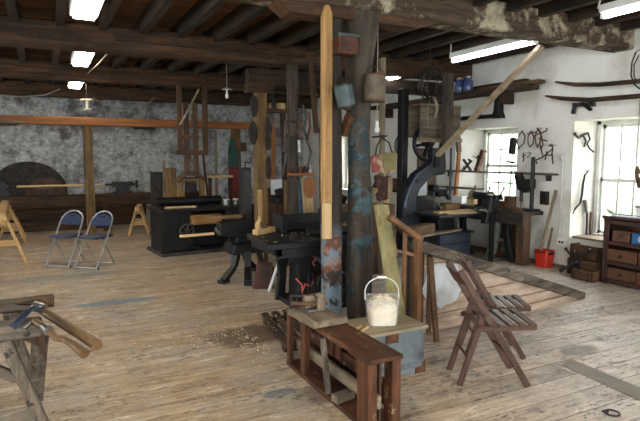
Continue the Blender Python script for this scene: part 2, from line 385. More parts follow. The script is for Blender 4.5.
def peel_mat(name, base, dark, p1, p2, p3, lo, hi, zmin, zmax):
    """old timber with flaking coats of paint on one stretch of its height"""
    t = NT(name); tc = t.n('TexCoord'); v = tc.outputs['Object']; sp = t.n('SeparateXYZ'); t.l(v, sp.inputs[0])
    g = t.noise(t.coords((9, 9, .8), False), 2, 7, .65); col = t.ramp(g, [(.3, dark), (.7, base)])
    n = t.noise(v, 3.0, 7, .68); n2 = t.noise(v, 4.3, 7, .7); n3 = t.noise(v, 8, 7, .72)
    mr = t.n('MapRange'); t.l(sp.outputs['Z'], mr.inputs[0]); mr.inputs[1].default_value = zmax; mr.inputs[2].default_value = zmax-.3
    mask = t.math('MULTIPLY', mr.outputs[0], t.ramp(n, [(lo, 0.0), (lo+.05, 1.0)]))
    pc = t.mix(t.ramp(n2, [(.5, 0.0), (.54, 1.0)]), p1, p2); pc = t.mix(t.ramp(n3, [(.57, 0.0), (.6, 1.0)]), pc, p3)
    col = t.mix(mask, col, pc); t.bump(t.math('ADD', g, t.math('MULTIPLY', mask, .5)), .45, .012); return t.done(col, .7, 0, .3)
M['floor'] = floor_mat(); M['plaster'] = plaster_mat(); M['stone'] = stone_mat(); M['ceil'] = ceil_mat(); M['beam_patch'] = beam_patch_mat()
M['post_blue'] = peel_mat('flaking_blue_paint_timber', '3c332a', '1a1511', '687985', '66402f', '8d5c45', .40, .5, 0, 1.0)
M['post_teal'] = peel_mat('flaking_teal_paint_timber', '51463a', '261f1a', '21383f', '43565c', '5e3a2d', .505, .5, 0, 2.1)
M['post_grey'] = Wood('grey_old_post', '5a5044', '2c251f', '1b1613', .4, 9, .85)

RX, LX, BY, FY, CZ = 6.6, -5.0, 14.0, -4.0, 3.33
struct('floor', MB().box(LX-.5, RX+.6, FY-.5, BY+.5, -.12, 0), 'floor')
struct('ceiling', MB().box(LX-.5, RX+.6, FY-.5, BY+.5, CZ, CZ+.12), 'ceil')
struct('wall_back', MB().box(LX-.5, RX+.6, BY, BY+.5, 0, CZ), 'stone')

# right wall: deep splayed window openings.  (near edge, far edge) at the inner face and at the glass, sill, head
W2 = (3.62, 5.16, 3.75, 5.08, .47, 2.10); W1 = (6.17, 7.60, 6.32, 7.30, .80, 2.08); W3 = (10.9, 12.3, 11.05, 12.2, .8, 2.2)
mb = MB(); TH = 7.1; z0 = 0
def pier(a, b, ag, bg): mb.prism([(RX, a), (RX, b), (TH, bg), (TH, ag)], (0, 0, 0), (1, 0, 0), (0, 1, 0), (0, 0, CZ))
def infill(w):
    mb.prism([(RX, w[0]), (RX, w[1]), (TH, w[3]), (TH, w[2])], (0, 0, 0), (1, 0, 0), (0, 1, 0), (0, 0, w[4]))
    mb.prism([(RX, w[0]), (RX, w[1]), (TH, w[3]), (TH, w[2])], (0, 0, w[5]), (1, 0, 0), (0, 1, 0), (0, 0, CZ-w[5]))
pier(FY-.5, W2[0], FY-.5, W2[2]); infill(W2); pier(W2[1], W1[0], W2[3], W1[2]); infill(W1); pier(W1[1], W3[0], W1[3], W3[2]); infill(W3); pier(W3[1], BY, W3[3], BY)
struct('wall_right', mb, 'plaster')
def walled(name, axis, pos, th, lo, hi, wins, sill, head):
    m = MB(); e = lo
    def bx(a, b, c, d):
        if axis == 'x': m.box(pos-th, pos, a, b, c, d)
        else: m.box(a, b, pos-th, pos, c, d)
    for a, b in wins: bx(e, a, 0, CZ); bx(a, b, 0, sill); bx(a, b, head, CZ); e = b
    bx(e, hi, 0, CZ); struct(name, m, 'plaster')
walled('wall_left', 'x', LX, .5, FY-.5, BY, LEFT_WIN, .7, 2.5)
walled('wall_front', 'y', FY, .5, LX, RX, FRONT_WIN, .5, 2.85)

def window(i, w, x, ncol, rail):
    r = thing('window_%d' % i, 'tall white painted sash window with glazing bars in a deep white reveal', 'window', (x, (w[2]+w[3])/2, w[4])); r['kind'] = 'structure'
    a, b, s, h = w[2], w[3], w[4], w[5]; m = MB()
    m.box(x, x+.09, a, a+.06, s, h).box(x, x+.09, b-.06, b, s, h).box(x, x+.09, a, b, h-.05, h).box(x-.03, x+.09, a, b, s, s+.05)
    m.build('window_frame', 'white_paint', r, .004)
    for z0, z1, dx in ((s+.05, rail+.02, .03), (rail-.02, h-.05, .05)):
        m = MB(); xx = x+dx
        m.box(xx, xx+.035, a+.06, a+.10, z0, z1).box(xx, xx+.035, b-.10, b-.06, z0, z1).box(xx, xx+.035, a+.06, b-.06, z0, z0+.045).box(xx, xx+.035, a+.06, b-.06, z1-.045, z1)
        for k in range(1, ncol): yy = a+.1+(b-a-.2)*k/ncol; m.box(xx+.005, xx+.03, yy-.014, yy+.014, z0, z1)
        if ncol < 5: zz = (z0+z1)/2; m.box(xx+.005, xx+.03, a+.06, b-.06, zz-.011, zz+.011)
        sash = m.build('sash', 'white_paint', r)
        MB().box(xx+.012, xx+.018, a+.08, b-.08, z0+.02, z1-.02).build('glass_pane', 'glass', sash)
    return r
window(1, W2, 6.98, 5, 1.28); window(2, W1, 6.98, 3, 1.45); window(3, W3, 6.98, 3, 1.5)
# window boards (stone sills in the reveals)
struct('trim_1', MB().box(RX-.02, 6.97, 3.74, 5.10, .47, .495), 'grey_wood'); struct('trim_2', MB().box(RX-.03, 6.97, 6.3, 7.42, .80, .83), 'grey_wood')

# ceiling timbers
for y0, y1, mat, zb, nm in ((4.35, 4.64, 'beam_patch', 2.93, 0), (7.2, 7.5, 'dark_timber', 2.9, 1), (10.2, 10.5, 'dark_timber', 2.9, 2), (13.1, 13.4, 'dark_timber', 2.9, 3), (1.3, 1.6, 'dark_timber', 2.93, 4)):
    struct('ceiling_beam', MB().box(LX, RX, y0, y1, zb, zb+.30), mat, None, .02)
mb = MB(); mb.prism([(1.82, 2.93), (1.95, 2.84), (3.3, 2.85), (3.55, 2.93)], (0, 4.37, 0), (1, 0, 0), (0, 0, 1), (0, .24, 0))
struct('beam_bolster', mb, 'brown_beam')
struct('ceiling_beam', MB().box(.85, 3.4, 7.15, 7.2, 3.02, 3.09), 'dark_timber')
x = -4.93
while x < RX-.1:
    struct('ceiling_joist', MB().box(x-.045, x+.045, FY, BY, 3.13, CZ), 'joist'); x += .47
# arched blocked recess at the foot of the back wall
mb = MB(); mb.prism([(-1.2, .45)]+[(-.33+.80*math.cos(a), .78+.72*math.sin(a)) for a in [math.pi-math.pi*k/16 for k in range(17)]]+[(.47, .45)], (0, 13.99, 0), (1, 0, 0), (0, 0, 1), (0, -.06, 0))
struct('trim_3', mb, 'slate')
mb = MB(); mb.prism([(.02+.42*math.cos(a), .72+.42*math.sin(a)) for a in [math.pi*k/14 for k in range(15)]], (0, 13.93, 0), (1, 0, 0), (0, 0, 1), (0, -.05, 0))
struct('trim_4', mb, paint('brick_brown', '54413a', '3a2c27', .5, .9, 0, .2, 7))
# conduit and socket on the right wall
mb = MB(); mb.tube([(6.575, 5.30, z) for z in (.42, .9, 1.55)], .012, 8).tube([(6.575, 5.30, 1.55), (6.575, 5.33, 1.60)], .02, 8); struct('trim_5', mb, 'white_paint')
s_ = thing('wall_socket', 'small white electric socket low on the white wall behind the red bucket', 'socket', (6.57, 5.26, .34))
MB().box(6.56, 6.6, 5.18, 5.34, .34, .44).build('face_plate', 'white_plastic', s_, .004); MB().box(6.553, 6.561, 5.22, 5.25, .37, .40).box(6.553, 6.561, 5.27, 5.30, .37, .40).build('switch_rocker', 'dark_steel', s_)
# skirting along the right wall pier
struct('baseboard_right', MB().box(RX-.02, RX, 5.2, 6.15, 0, .05), 'grey_wood')

# floor patch: sheet-metal strip nailed over the boards
mb = MB(); mb.prism([(3.49, 2.74), (3.66, 2.80), (3.58, 1.5), (3.38, 1.5)], (0, 0, .0), (1, 0, 0), (0, 1, 0), (0, 0, .006)); o = mb.build('floor_patch', paint('grey_sheet_metal', '857c6d', '6b6254', .5, .6, .0, .3, 3)); tag(o, 'long grey sheet metal strip nailed flat over the floorboards', 'floor patch')
p = onZ(612, 415); mb = MB().torus((p.x, p.y, .014), (0, 0, 1), .042, .006); mb.box(p.x-.015, p.x+.015, p.y+.03, p.y+.06, 0, .008); tag(mb.build('pull_ring', 'dark_steel', smooth=60), 'dark iron pull ring lying on the floorboards near the metal strip', 'ring')
# hatch cover boards, slightly raised

# hazy greenery outside the windows
rd = random.Random(2); mb = MB()
for k in range(70):
    x, y = rd.uniform(12.5, 15.5), rd.uniform(-2, 26); r = rd.uniform(.7, 1.3); z = rd.uniform(0, 1.9)
    n = 10; vs = []
    for i in range(7):
        for j in range(n):
            a, b = math.pi*i/6, 2*math.pi*j/n; q = r*(1+rd.uniform(-.18, .18)); vs.append((x+q*math.sin(a)*math.cos(b), y+q*math.sin(a)*math.sin(b), max(z+q*math.cos(a), -.1)))
    mb.add(vs, [(i*n+j, i*n+(j+1) % n, (i+1)*n+(j+1) % n, (i+1)*n+j) for i in range(6) for j in range(n)])
o = mb.build('garden_hedge', paint('hazy_green_leaves', 'c9d3cc', 'a9b9ac', .5, .9, 0, .1, 3)); tag(o, 'pale green garden bushes outside beyond the windows', 'bushes', None, 'stuff')
o = MB().box(7.3, 30, -15, 40, -.4, -.12).build('ground_outside', paint('pale_yard', 'b5b5a5', '9a9f8c', .5, .9, 0, .1, 2)); o['kind'] = 'structure'

# ================================================================== POSTS AND TIMBERS
mb = MB().post(2.41, 4.5, 0, 2.93, .095, .10, 3, 16, 30, .05, .45); o = mb.build('support_post', 'post_blue', smooth=50); tag(o, 'square support post with flaking blue and rust paint near its foot', 'post')
mb = MB().post(2.72, 4.5, 0, 2.93, .118, .115, 8, 16, 30, .10, 0.1, (.85, 1.5)); o = mb.build('support_post', 'post_teal', smooth=50); tag(o, 'thick round tree-trunk post with teal paint patches, two old tins hung near its top', 'post')
pt = thing('timber_batten', 'long pale new softwood batten standing against the flaking blue post', 'timber', (2.29, 4.355, .85))
mb = MB(); mb.prism([(2.235, 1.18), (2.33, 1.18), (2.33, 2.86), (2.30, 2.93), (2.26, 2.93), (2.235, 2.86)], (0, 4.33, 0), (1, 0, 0), (0, 0, 1), (0, .05, 0)); mb.build('upper_board', 'batten', pt, .003)
MB().box(2.25, 2.335, 4.345, 4.385, .85, 1.185).build('lower_board', 'pale_wood', pt, .003)
mb = MB()
for z in (2.45, 2.18, 1.93, 1.72, 1.5, 1.27): mb.cyl((2.285, 4.332, z), (2.285, 4.325, z), .006, n=8)
mb.build('nail_head', 'dark_steel', pt)
o = MB().post(3.22, 7.2, 0, 2.9, .065, .08, 5, 12, 16, .03, .7).build('support_post', 'post_grey', smooth=50); tag(o, 'grey timber post hung with hand tools, standing behind the pale batten', 'post')
o = MB().post(2.93, 7.75, 0, 2.55, .085, .085, 6, 12, 14, .02, .8).build('support_post', 'tan_post', smooth=50); tag(o, 'tan timber post with dark oval templates hung down its sides', 'post')
MB().box(2.72, 3.14, 7.66, 7.84, 2.55, 2.68).build('post_cap_rail', 'dark_timber')
o = bpy.data.objects['post_cap_rail']; tag(o, 'short dark block between the top of the tan post and the beam', 'rail'); o.name = 'cap_rail'
struct('ceiling_beam', MB().box(2.74, 6.5, 7.66, 7.84, 2.68, 2.9), 'joist')
o = MB().box(.71, .88, 11.66, 11.82, 0, 2.217).build('support_post', 'tan_post', bevel=.006); tag(o, 'plain square tan post behind the blue folding chairs, carrying the orange rail', 'post')
o = MB().box(3.76, 3.95, 11.66, 11.82, 0, 2.217).build('support_post', 'tan_post', bevel=.006); tag(o, 'tan post with the green and red plank leaning on it', 'post')
o = MB().prism([(-2.5, 2.22), (4.2, 2.22), (4.2, 2.37), (-2.5, 2.37)], (0, 11.6, 0), (1, 0, 0), (0, 0, 1), (0, .25, 0)).build('rail_timber', 'orange_beam', bevel=.006); tag(o, 'long orange softwood rail across two tan posts in front of the stone wall', 'timber rail')
# stored boards on the orange rail, end on
o = MB().obox((-.95, 11.0, 2.19), (1.2, 1.2, .03), (0, 0, .15)).build('stored_board', 'grey_wood'); tag(o, 'dark board end jutting out below the orange rail at the picture edge', 'board')
struct('trim_6', MB().box(-.99, -.93, 11.0, 11.75, 0, 2.18), 'grey_wood')
# oval templates hung on the tan post
for k, (px, py, rx, rz, lab) in enumerate(((254.5, 106, .058, .16, 'topmost dark oval template on the tan post'), (253.5, 133, .066, .17, 'broad dark oval template hung below the topmost one on the tan post'),
        (268.5, 126, .03, .14, 'narrow dark oval template high on the window side of the tan post'), (269, 143, .035, .11, 'small dark oval template midway down the window side of the tan post'), (269, 168, .04, .17, 'lowest long dark oval template on the window side of the tan post'))):
    p = onY(px, py, 7.62); mb = MB(); mb.prism([(rx*math.cos(a), rz*math.sin(a)) for a in [2*math.pi*i/20 for i in range(20)]], p, (1, 0, 0), (0, 0, 1), (0, .04, 0))
    tag(mb.build('oval_template', 'slate', bevel=.004), lab, 'template', 'oval templates on the tan post')
# green and red painted plank leaning
pl = thing('painted_plank', 'pointed plank painted green above and red below, leaning on the far tan post', 'plank', (3.7, 11.5, .8))
mb = MB(); mb.prism([(-.11, 1.5), (.12, 1.5), (.10, 1.8), (.02, 2.12), (-.05, 2.14), (-.11, 1.85)], (3.72, 11.52, -.12), (1, 0, 0), (0, 0, 1), (0, .035, 0)); mb.build('green_end', paint('faded_green', '2f5348', '23403a', .4, .7), pl)
mb = MB(); mb.prism([(-.10, 0.12), (.10, 0.12), (.12, 1.5), (-.11, 1.5)], (3.72, 11.52, -.12), (1, 0, 0), (0, 0, 1), (0, .035, 0)); mb.build('red_end', paint('faded_red', '7c2f28', '5a221e', .4, .7), pl)
# diagonal prop
o = MB().bar((5.26, 4.60, 2.90), (4.99, 6.12, 1.62), .085, .05, (0, 0, 1)).build('diagonal_prop', 'prop', bevel=.004); tag(o, 'long pale batten sloping from the ceiling beam down to the bandsaw', 'batten')

# ================================================================== LIGHTS
def panel(y, lab, x=.47):
    r = thing('ceiling_light', lab, 'light', (x, y, 3.0), 0, 'square ceiling lights in a row')
    LB().box(-.13, .13, -.65, .65, .03, .13).build('housing', 'white_plastic', r); LB().box(-.10, .10, -.62, .62, 0, .03).build('diffuser', 'panel_light', r)
panel(5.55, 'bright ceiling light nearest the camera in the row over the blue chairs', .43); panel(8.7, 'middle bright ceiling light between two dark beams in the row over the blue chairs', .57); panel(11.75, 'smallest, furthest bright ceiling light of the row over the blue chairs', .63)
panel(2.3, 'added unseen fill light on the ceiling above the rough trestle', .36); panel(.2, 'added unseen fill light over the slatted chairs, outside the picture', 2.9); panel(-.6, 'added unseen fill light behind the viewer, outside the picture', .36); panel(-2.6, 'added unseen fill light far behind the viewer, outside the picture', 2.9)  # unseen panels, added only to brighten the foreground floor
def tubelight(x, y, z, L, lab):
    r = thing('fluorescent_lamp', lab, 'light', (x, y, z), 0, 'fluorescent tubes over the machines')
    LB().box(-.05, .05, -L/2, L/2, .03, .10).build('batten', 'white_plastic', r); LB().cyl((0, -L/2+.03, .0), (0, L/2-.03, .0), .03, n=12).build('tube', 'tube_light', r)
    LB().box(-.025, .025, -L/2, -L/2+.03, -.025, .05).box(-.025, .025, L/2-.03, L/2, -.025, .05).build('tube_holder', 'white_plastic', r)
    LB().tube([(0, L/2, .06), (0, L/2+.05, .09), (0, L/2+.03, .14), (0, L/2+.03, 3.16-z)], .008, 6).tube([(0, -L/2+.2, .1), (0, -L/2+.2, 3.16-z)], .006, 6).build('hanging_hook', 'white_plastic', r)
tubelight(5.12, 5.28, 2.93, 1.45, 'long lit fluorescent tube above the bandsaw beside the sloping batten')
tubelight(4.93, 2.85, 2.97, 1.5, 'lit fluorescent tube in front of the flaking limewashed beam')
tubelight(5.2, 7.75, 2.90, .8, 'short glimpse of a far fluorescent tube behind the hung tins')
def bulb(x, y, z, ztop, lab, k=1.0):
    r = thing('light_bulb', lab, 'bulb', (x, y, z))
    LB().lathe([(.004, -.065*k), (.02*k, -.06*k), (.033*k, -.03*k), (.03*k, 0), (.018*k, .03*k), (.016*k, .045*k)], (0, 0, 0), n=14).build('glass_bulb', 'white_plastic', r, smooth=60)
    LB().cyl((0, 0, .04*k), (0, 0, .09*k), .02*k, n=10).build('holder', 'white_plastic', r); LB().cyl((0, 0, .08*k), (0, 0, ztop-z), .005, n=6).build('flex', 'cable', r)
p = onY(377, 128, 5.2); bulb(p.x, p.y, p.z, 3.325, 'unlit pale bulb hanging on a flex beside the thick round post', .9)
p = onY(227, 95, 9.0); bulb(p.x, p.y, p.z, 3.325, 'small unlit bulb under a dish high in front of the hanging wood frame', .9)
mb = MB().lathe([(.09, 0), (.03, .03)], (p.x, p.y, p.z+.09), n=16); o = mb.build('lamp_dish', 'white_plastic', smooth=50); tag(o, 'small pale dish shade above the bulb by the hanging wood frame', 'lampshade')
r = thing('beam_bracket', 'white I-shaped bracket hanging below the furthest beam above the tan post', 'bracket', (.8, 11.6, 2.52))
mb = LB().box(-.09, .09, -.03, .03, .18, .215).box(-.025, .025, -.02, .02, .02, .18).box(-.07, .07, -.03, .03, 0, .03); mb.tube([(-.09, 0, .2), (-.11, 0, .17)], .012, 6).tube([(.09, 0, .2), (.11, 0, .17)], .012, 6).build('bracket_body', paint('cream_iron', 'b9b4a6', '97917f', .4, .6), r); LB().cyl((0, 0, .2), (0, 0, 3.14-2.52), .008, n=6).build('drop_rod', 'dark_steel', r)
# loose cables along the beams
mb = MB().tube([onY(0, 95, 13.08), onY(20, 97, 13.08), onY(45, 95, 13.08), onY(60, 89, 13.08)], .012, 6); tag(mb.build('loose_cable', 'cable'), 'pale cable sagging across the furthest beam near the small ceiling light', 'cable')
mb = MB().tube([onY(92, 98, 13.08), onY(115, 108, 13.08), onY(140, 107, 13.08), onY(155, 98, 13.08)], .01, 6); tag(mb.build('loose_cable', 'cable'), 'thin cable drooping below the furthest beam right of the white bracket', 'cable')
mb = MB().tube([onY(88, 73, 10.185), onY(98, 64, 8.8), onY(107, 54, 7.515)], .008, 6); tag(mb.build('loose_cable', 'cable'), 'thin straight cable strung between two beams by the middle ceiling light', 'cable')

# ================================================================== RAMP / HATCH SIDE
rp = thing('boarded_ramp', 'long boarded wedge tapering to a point on the floor behind the slatted chairs', 'ramp', (3.05, 3.8, 0))
A, B = Vector((3.03, 3.80, 0)), Vector((5.35, 4.03, 0)); dv = (B-A).normalized(); nv = Vector((-dv.y, dv.x, 0)); Lr = (B-A).length
hA = .80
for k in range(5):
    z0, z1 = hA*k/5, hA*(k+1)/5-.004; l1 = Lr*(1-z1/hA); l0 = Lr*(1-z0/hA)
    MB().prism([(0, z0+.003), (l0-.01, z0+.003), (max(l1, .02), z1-.003), (0, z1-.003)], A+nv*.03, dv, (0, 0, 1), nv*.03).build('side_board', 'board_ramp', rp)
MB().bar(A+Vector((-.15, -.01, hA+.03)), B+Vector((.06, .03, .02)), .14, .095).build('top_rail', 'weathered', rp, .004)
MB().bar(A+nv*.0+dv*.9+Vector((0, 0, .03)), B+nv*.0+Vector((0, 0, .03)), .03, .07).build('foot_rail', 'board_ramp', rp, .003)
MB().bar(A+nv*.30+Vector((0, 0, hA-.1)), B+nv*.15+Vector((0, 0, .02)), .3, .03).build('ramp_deck', 'board_ramp', rp)
MB().box(3.03, 3.09, 3.82, 4.12, 0, .8).build('end_post', 'brown_wood', rp)
# worn white paint on boards
mb = MB(); q = []
rd = random.Random(4)
for k in range(22):
    a = 2*math.pi*k/22; q.append((.22+.25*math.cos(a)*(1+rd.uniform(-.12, .12)), .43+.21*math.sin(a)*(1+rd.uniform(-.12, .12))))
mb.prism(q, A+nv*.026, dv, (0, 0, 1), nv*.003); tag(mb.build('paint_patch', paint('chalky_white', 'c9cdd0', 'a7a9a8', .5, .8), rp), 'chalky white paint patch on the ramp boards')
o = MB().bar((2.97, 3.60, .0), (2.985, 3.73, .72), .05, .03).build('leaning_lath', 'brown_wood', bevel=.003); tag(o, 'narrow brown lath leaning against the tall end of the boarded ramp', 'lath')
o = MB().bar((2.93, 3.95, .925), (3.28, 4.1, .925), .10, .09).build('timber_offcut', 'brown_wood', bevel=.005); tag(o, 'thick brown timber offcut resting on the high end of the ramp', 'offcut')

# ================================================================== CRATE STAND, CHEST, PAIL
cr = thing('workshop_stand', 'low reddish open wooden frame stand with stained posts and a grey inner rail', 'stand', (1.72, 3.13, 0))
MB().box(1.60, 1.84, 2.52, 3.74, .415, .444).build('top_board', 'red_wood', cr, .006)
MB().box(1.60, 1.83, 2.54, 3.72, .0, .03).build('bottom_board', 'red_wood', cr, .004)
for x0, x1, y0, y1 in ((1.605, 1.645, 3.67, 3.72), (1.605, 1.65, 3.40, 3.47), (1.60, 1.66, 2.53, 2.66), (1.765, 1.83, 2.53, 2.62), (1.785, 1.83, 3.66, 3.72), (1.785, 1.83, 3.0, 3.08), (1.785, 1.83, 3.32, 3.4)):
    MB().box(x0, x1, y0, y1, .03, .415).build('post', 'red_wood', cr, .005)
MB().box(1.68, 1.71, 2.56, 3.70, .12, .20).build('inner_rail', 'grey_wood', cr, .003)
MB().box(1.77, 1.785, 2.62, 3.66, .10, .27).build('rear_rail', 'red_wood', cr, .003)
MB().box(1.72, 1.735, 2.6, 2.66, .03, .415).build('inner_panel', 'dark_timber', cr)
for y in (2.72, 2.86, 3.14, 3.25): MB().box(1.75, 1.765, y, y+.07, .2, .415).build('upright_slat', 'red_wood', cr, .003)
o = MB().bar((1.60, 3.02, .05), (1.60, 3.10, .40), .05, .025, (1, 0, 0)).build('loose_stick', 'weathered', bevel=.003); tag(o, 'weathered grey stick with a slot leaning inside the reddish stand', 'stick')
o = MB().obox((1.66, 2.93, .058), (.15, .07, .05), (0, 0, .2)).build('small_block', 'grey_wood', bevel=.004); tag(o, 'small pale grey wooden block on the bottom board of the reddish stand', 'block')
bc = Vector((1.69, 3.37, .445))
o = LB(); b0 = MB().obox((1.69, 3.37, .470), (.27, .40, .048), (0, 0, .06)); o = b0.build('plank_block', 'grey_wood', bevel=.006); tag(o, 'thick grey plank offcut lying across the end of the reddish stand', 'plank')
gr = thing('sharpening_tool', 'small grey roller tool standing on the thick grey plank', 'tool', (1.69, 3.42, .495))
MB().box(1.63, 1.76, 3.38, 3.47, .495, .515).build('base_plate', 'steel', gr, .003)
MB().lathe([(.032, .515), (.034, .56), (.028, .57), (.028, .60), (.036, .605), (.036, .625), (.02, .63)], (1.73, 3.38, 0), n=16).build('upright_drum', 'grey_wood', gr, smooth=40)
MB().cyl((1.56, 3.52, .54), (1.70, 3.40, .545), .017, n=12).build('wooden_roller', 'brown_wood', gr, smooth=50)
MB().cyl((1.58, 3.55, .585), (1.73, 3.44, .59), .014, n=12).bar((1.57, 3.55, .50), (1.57, 3.55, .6), .02, .03).build('guide_bar', 'dark_steel', gr, smooth=50)
MB().box(1.64, 1.74, 3.44, 3.50, .515, .60).build('bracket', 'grey_wood', gr, .004)
mb = MB().tube([(1.66, 3.55, .60), (1.70, 3.58, .66), (1.72, 3.56, .64)], .006, 6).tube([(1.66, 3.55, .66), (1.63, 3.60, .70)], .006, 6); mb.tube([(1.66,3.55,.5),(1.66,3.55,.66)],.006,6).build('red_cord', paint('faded_red_cord', '8e3a32', '5a2824', .4, .7), gr, smooth=50)

ch = thing('storage_chest', 'grey painted low wooden chest with rusty corner irons under the pail', 'chest', (2.18, 3.31, 0))
MB().box(1.87, 2.47, 3.13, 3.47, .0, .335).build('chest_body', paint('worn_grey_paint', '666d71', '3d4144', .6, .6, 0, .3, 5, '3a3430', .63), ch, .006)
MB().box(1.86, 2.49, 3.11, 3.50, .335, .36).build('lid', 'pale_wood' if False else Wood('lid_wood', 'a99c80', '7c6f58', '5d5342', .35, 10, .7), ch, .005)
MB().box(2.385, 2.474, 3.124, 3.131, .0, .08).box(2.469, 2.476, 3.124, 3.22, 0, .08).build('corner_iron', 'rust', ch)
MB().box(2.12, 2.23, 3.122, 3.131, .265, .33).build('hasp_plate', 'rust', ch, .002)
MB().box(1.90, 2.44, 3.120, 3.131, .05, .09).build('lower_batten', paint('grey_batten', '5f666a', '393d40', .6, .6, 0, .3, 5), ch, .003)

pa = thing('plastic_pail', 'translucent white square plastic pail full of wood shavings on the grey chest', 'pail', (2.205, 3.31, .361))
t = NT('translucent_plastic'); tl = t.n('BsdfTranslucent'); tl.inputs[0].default_value = (.85, .87, .9, 1); df = t.n('BsdfPrincipled'); df.inputs['Base Color'].default_value = (.82, .84, .87, 1); df.inputs['Roughness'].default_value = .35
tp = t.n('BsdfTransparent'); m1 = t.n('MixShader'); m1.inputs[0].default_value = .4; m2 = t.n('MixShader'); m2.inputs[0].default_value = .80
t.l(df.outputs[0], m1.inputs[1]); t.l(tl.outputs[0], m1.inputs[2]); t.l(m1.outputs[0], m2.inputs[1]); t.l(tp.outputs[0], m2.inputs[2]); t.l(m2.outputs[0], t.t.nodes['Material Output'].inputs[0]); M['pail'] = t.m
def rsq(w, d, r, n=5):
    out = []
    for cx, cy, a0 in ((w/2-r, d/2-r, 0), (-w/2+r, d/2-r, 90), (-w/2+r, -d/2+r, 180), (w/2-r, -d/2+r, 270)):
        out += [(cx+r*math.cos(math.radians(a0+90*k/n)), cy+r*math.sin(math.radians(a0+90*k/n))) for k in range(n+1)]
    return out
def shell(mbx, secs, close_bottom=True):
    n = len(secs[0][0]); vs = [(x, y, z) for pts, z in secs for x, y in pts]
    fs = [(i*n+k, i*n+(k+1) % n, (i+1)*n+(k+1) % n, (i+1)*n+k) for i in range(len(secs)-1) for k in range(n)]
    if close_bottom: fs.append(tuple(range(n)))
    return mbx.add(vs, fs)
pr = -.43
pa.rotation_euler.z = pr; WM[pa.name] = Matrix.Translation(pa.location) @ Matrix.Rotation(pr, 4, 'Z')
mb = LB(); shell(mb, [(rsq(.215, .175, .04), 0), (rsq(.225, .185, .04), .08), (rsq(.238, .195, .042), .195)]); o = mb.build('pail_wall', 'pail', pa, smooth=50)
sm = o.modifiers.new('thick', 'SOLIDIFY'); sm.thickness = .002
mb = LB(); shell(mb, [(rsq(.240, .197, .042), .190), (rsq(.249, .206, .045), .190), (rsq(.249, .206, .045), .200), (rsq(.238, .195, .042), .200), (rsq(.236, .193, .042), .190)], False); mb.build('rim', 'pail', pa, smooth=40)
LB().tube([(-.127, 0, .18)]+[(-.127*math.cos(math.pi*k/12)*1.02, .01, .195+.15*math.sin(math.pi*k/12)**.7) for k in range(1, 12)]+[(.127, 0, .18)], .004, 6).build('wire_handle', 'white_plastic', pa, smooth=60)
LB().cyl((-.035, .01, .346), (.035, .01, .346), .009, n=10).build('handle_grip', 'white_plastic', pa, smooth=60)
M['shaving'] = paint('wood_shaving', 'ece3cf', 'cdb994', .4, .7, 0, .2, 8)
def curl(mbx, c, s, rd, flat=False):
    """one thin curled shaving"""
    ax = Vector((rd.uniform(-1, 1), rd.uniform(-1, 1), rd.uniform(-.3, .3) if flat else rd.uniform(-1, 1))).normalized(); h = ax.cross(Vector((0, 0, 1)))
    u = h.normalized() if h.length > .1 else Vector((1, 0, 0)); w = ax.cross(u); n = 5; a0 = rd.uniform(0, 6.28); sp = rd.uniform(1.5, 4.0); r = s*rd.uniform(.35, .6); wd = s*rd.uniform(.5, 1.1); vs = []
    for k in range(n+1):
        a = a0+sp*k/n; p = (u*math.cos(a)+w*math.sin(a))*r + ax*(.15*s*k)
        if flat: p.z *= .3
        vs += [Vector(c)+p-ax*wd/2, Vector(c)+p+ax*wd/2]
    mbx.add(vs, [(2*k, 2*k+1, 2*k+3, 2*k+2) for k in range(n)])
rd = random.Random(11); mb = LB(); shell(mb, [(rsq(.196, .156, .04), .004), (rsq(.210, .170, .04), .13), (rsq(.18, .14, .04), .155), (rsq(.08, .06, .02), .185)]); mb.f.append(tuple(range(len(mb.v)-24, len(mb.v))))
for k in range(900):
    x, y = rd.uniform(-.083, .083), rd.uniform(-.063, .063); q = max(abs(x)/.083, abs(y)/.063); curl(mb, (x, y, .15+.04*(1-q*q)+rd.uniform(0, .012)), .02, rd)
for k in range(700):
    f = rd.uniform(.01, .15); w, d = .209+.0001*f, .169
    e = rd.choice((0, 1)); sg = rd.choice((-1, 1))
    x, y = (sg*(.091+.05*f), rd.uniform(-.065, .065)) if e else (rd.uniform(-.085, .085), sg*(.071+.05*f))
    curl(mb, (x, y, f), .010, rd)
o = mb.build('wood_shavings', 'shaving'); WM[o.name] = WM[pa.name]
# the shavings sit in the pail
o.location = pa.location + Vector((0, 0, .001)); o.rotation_euler = (0, 0, pr)
lo = min(v.co.z for v in o.data.vertices)
tag(o, 'heap of pale wood shavings filling the translucent pail', 'wood shavings', None, 'stuff')

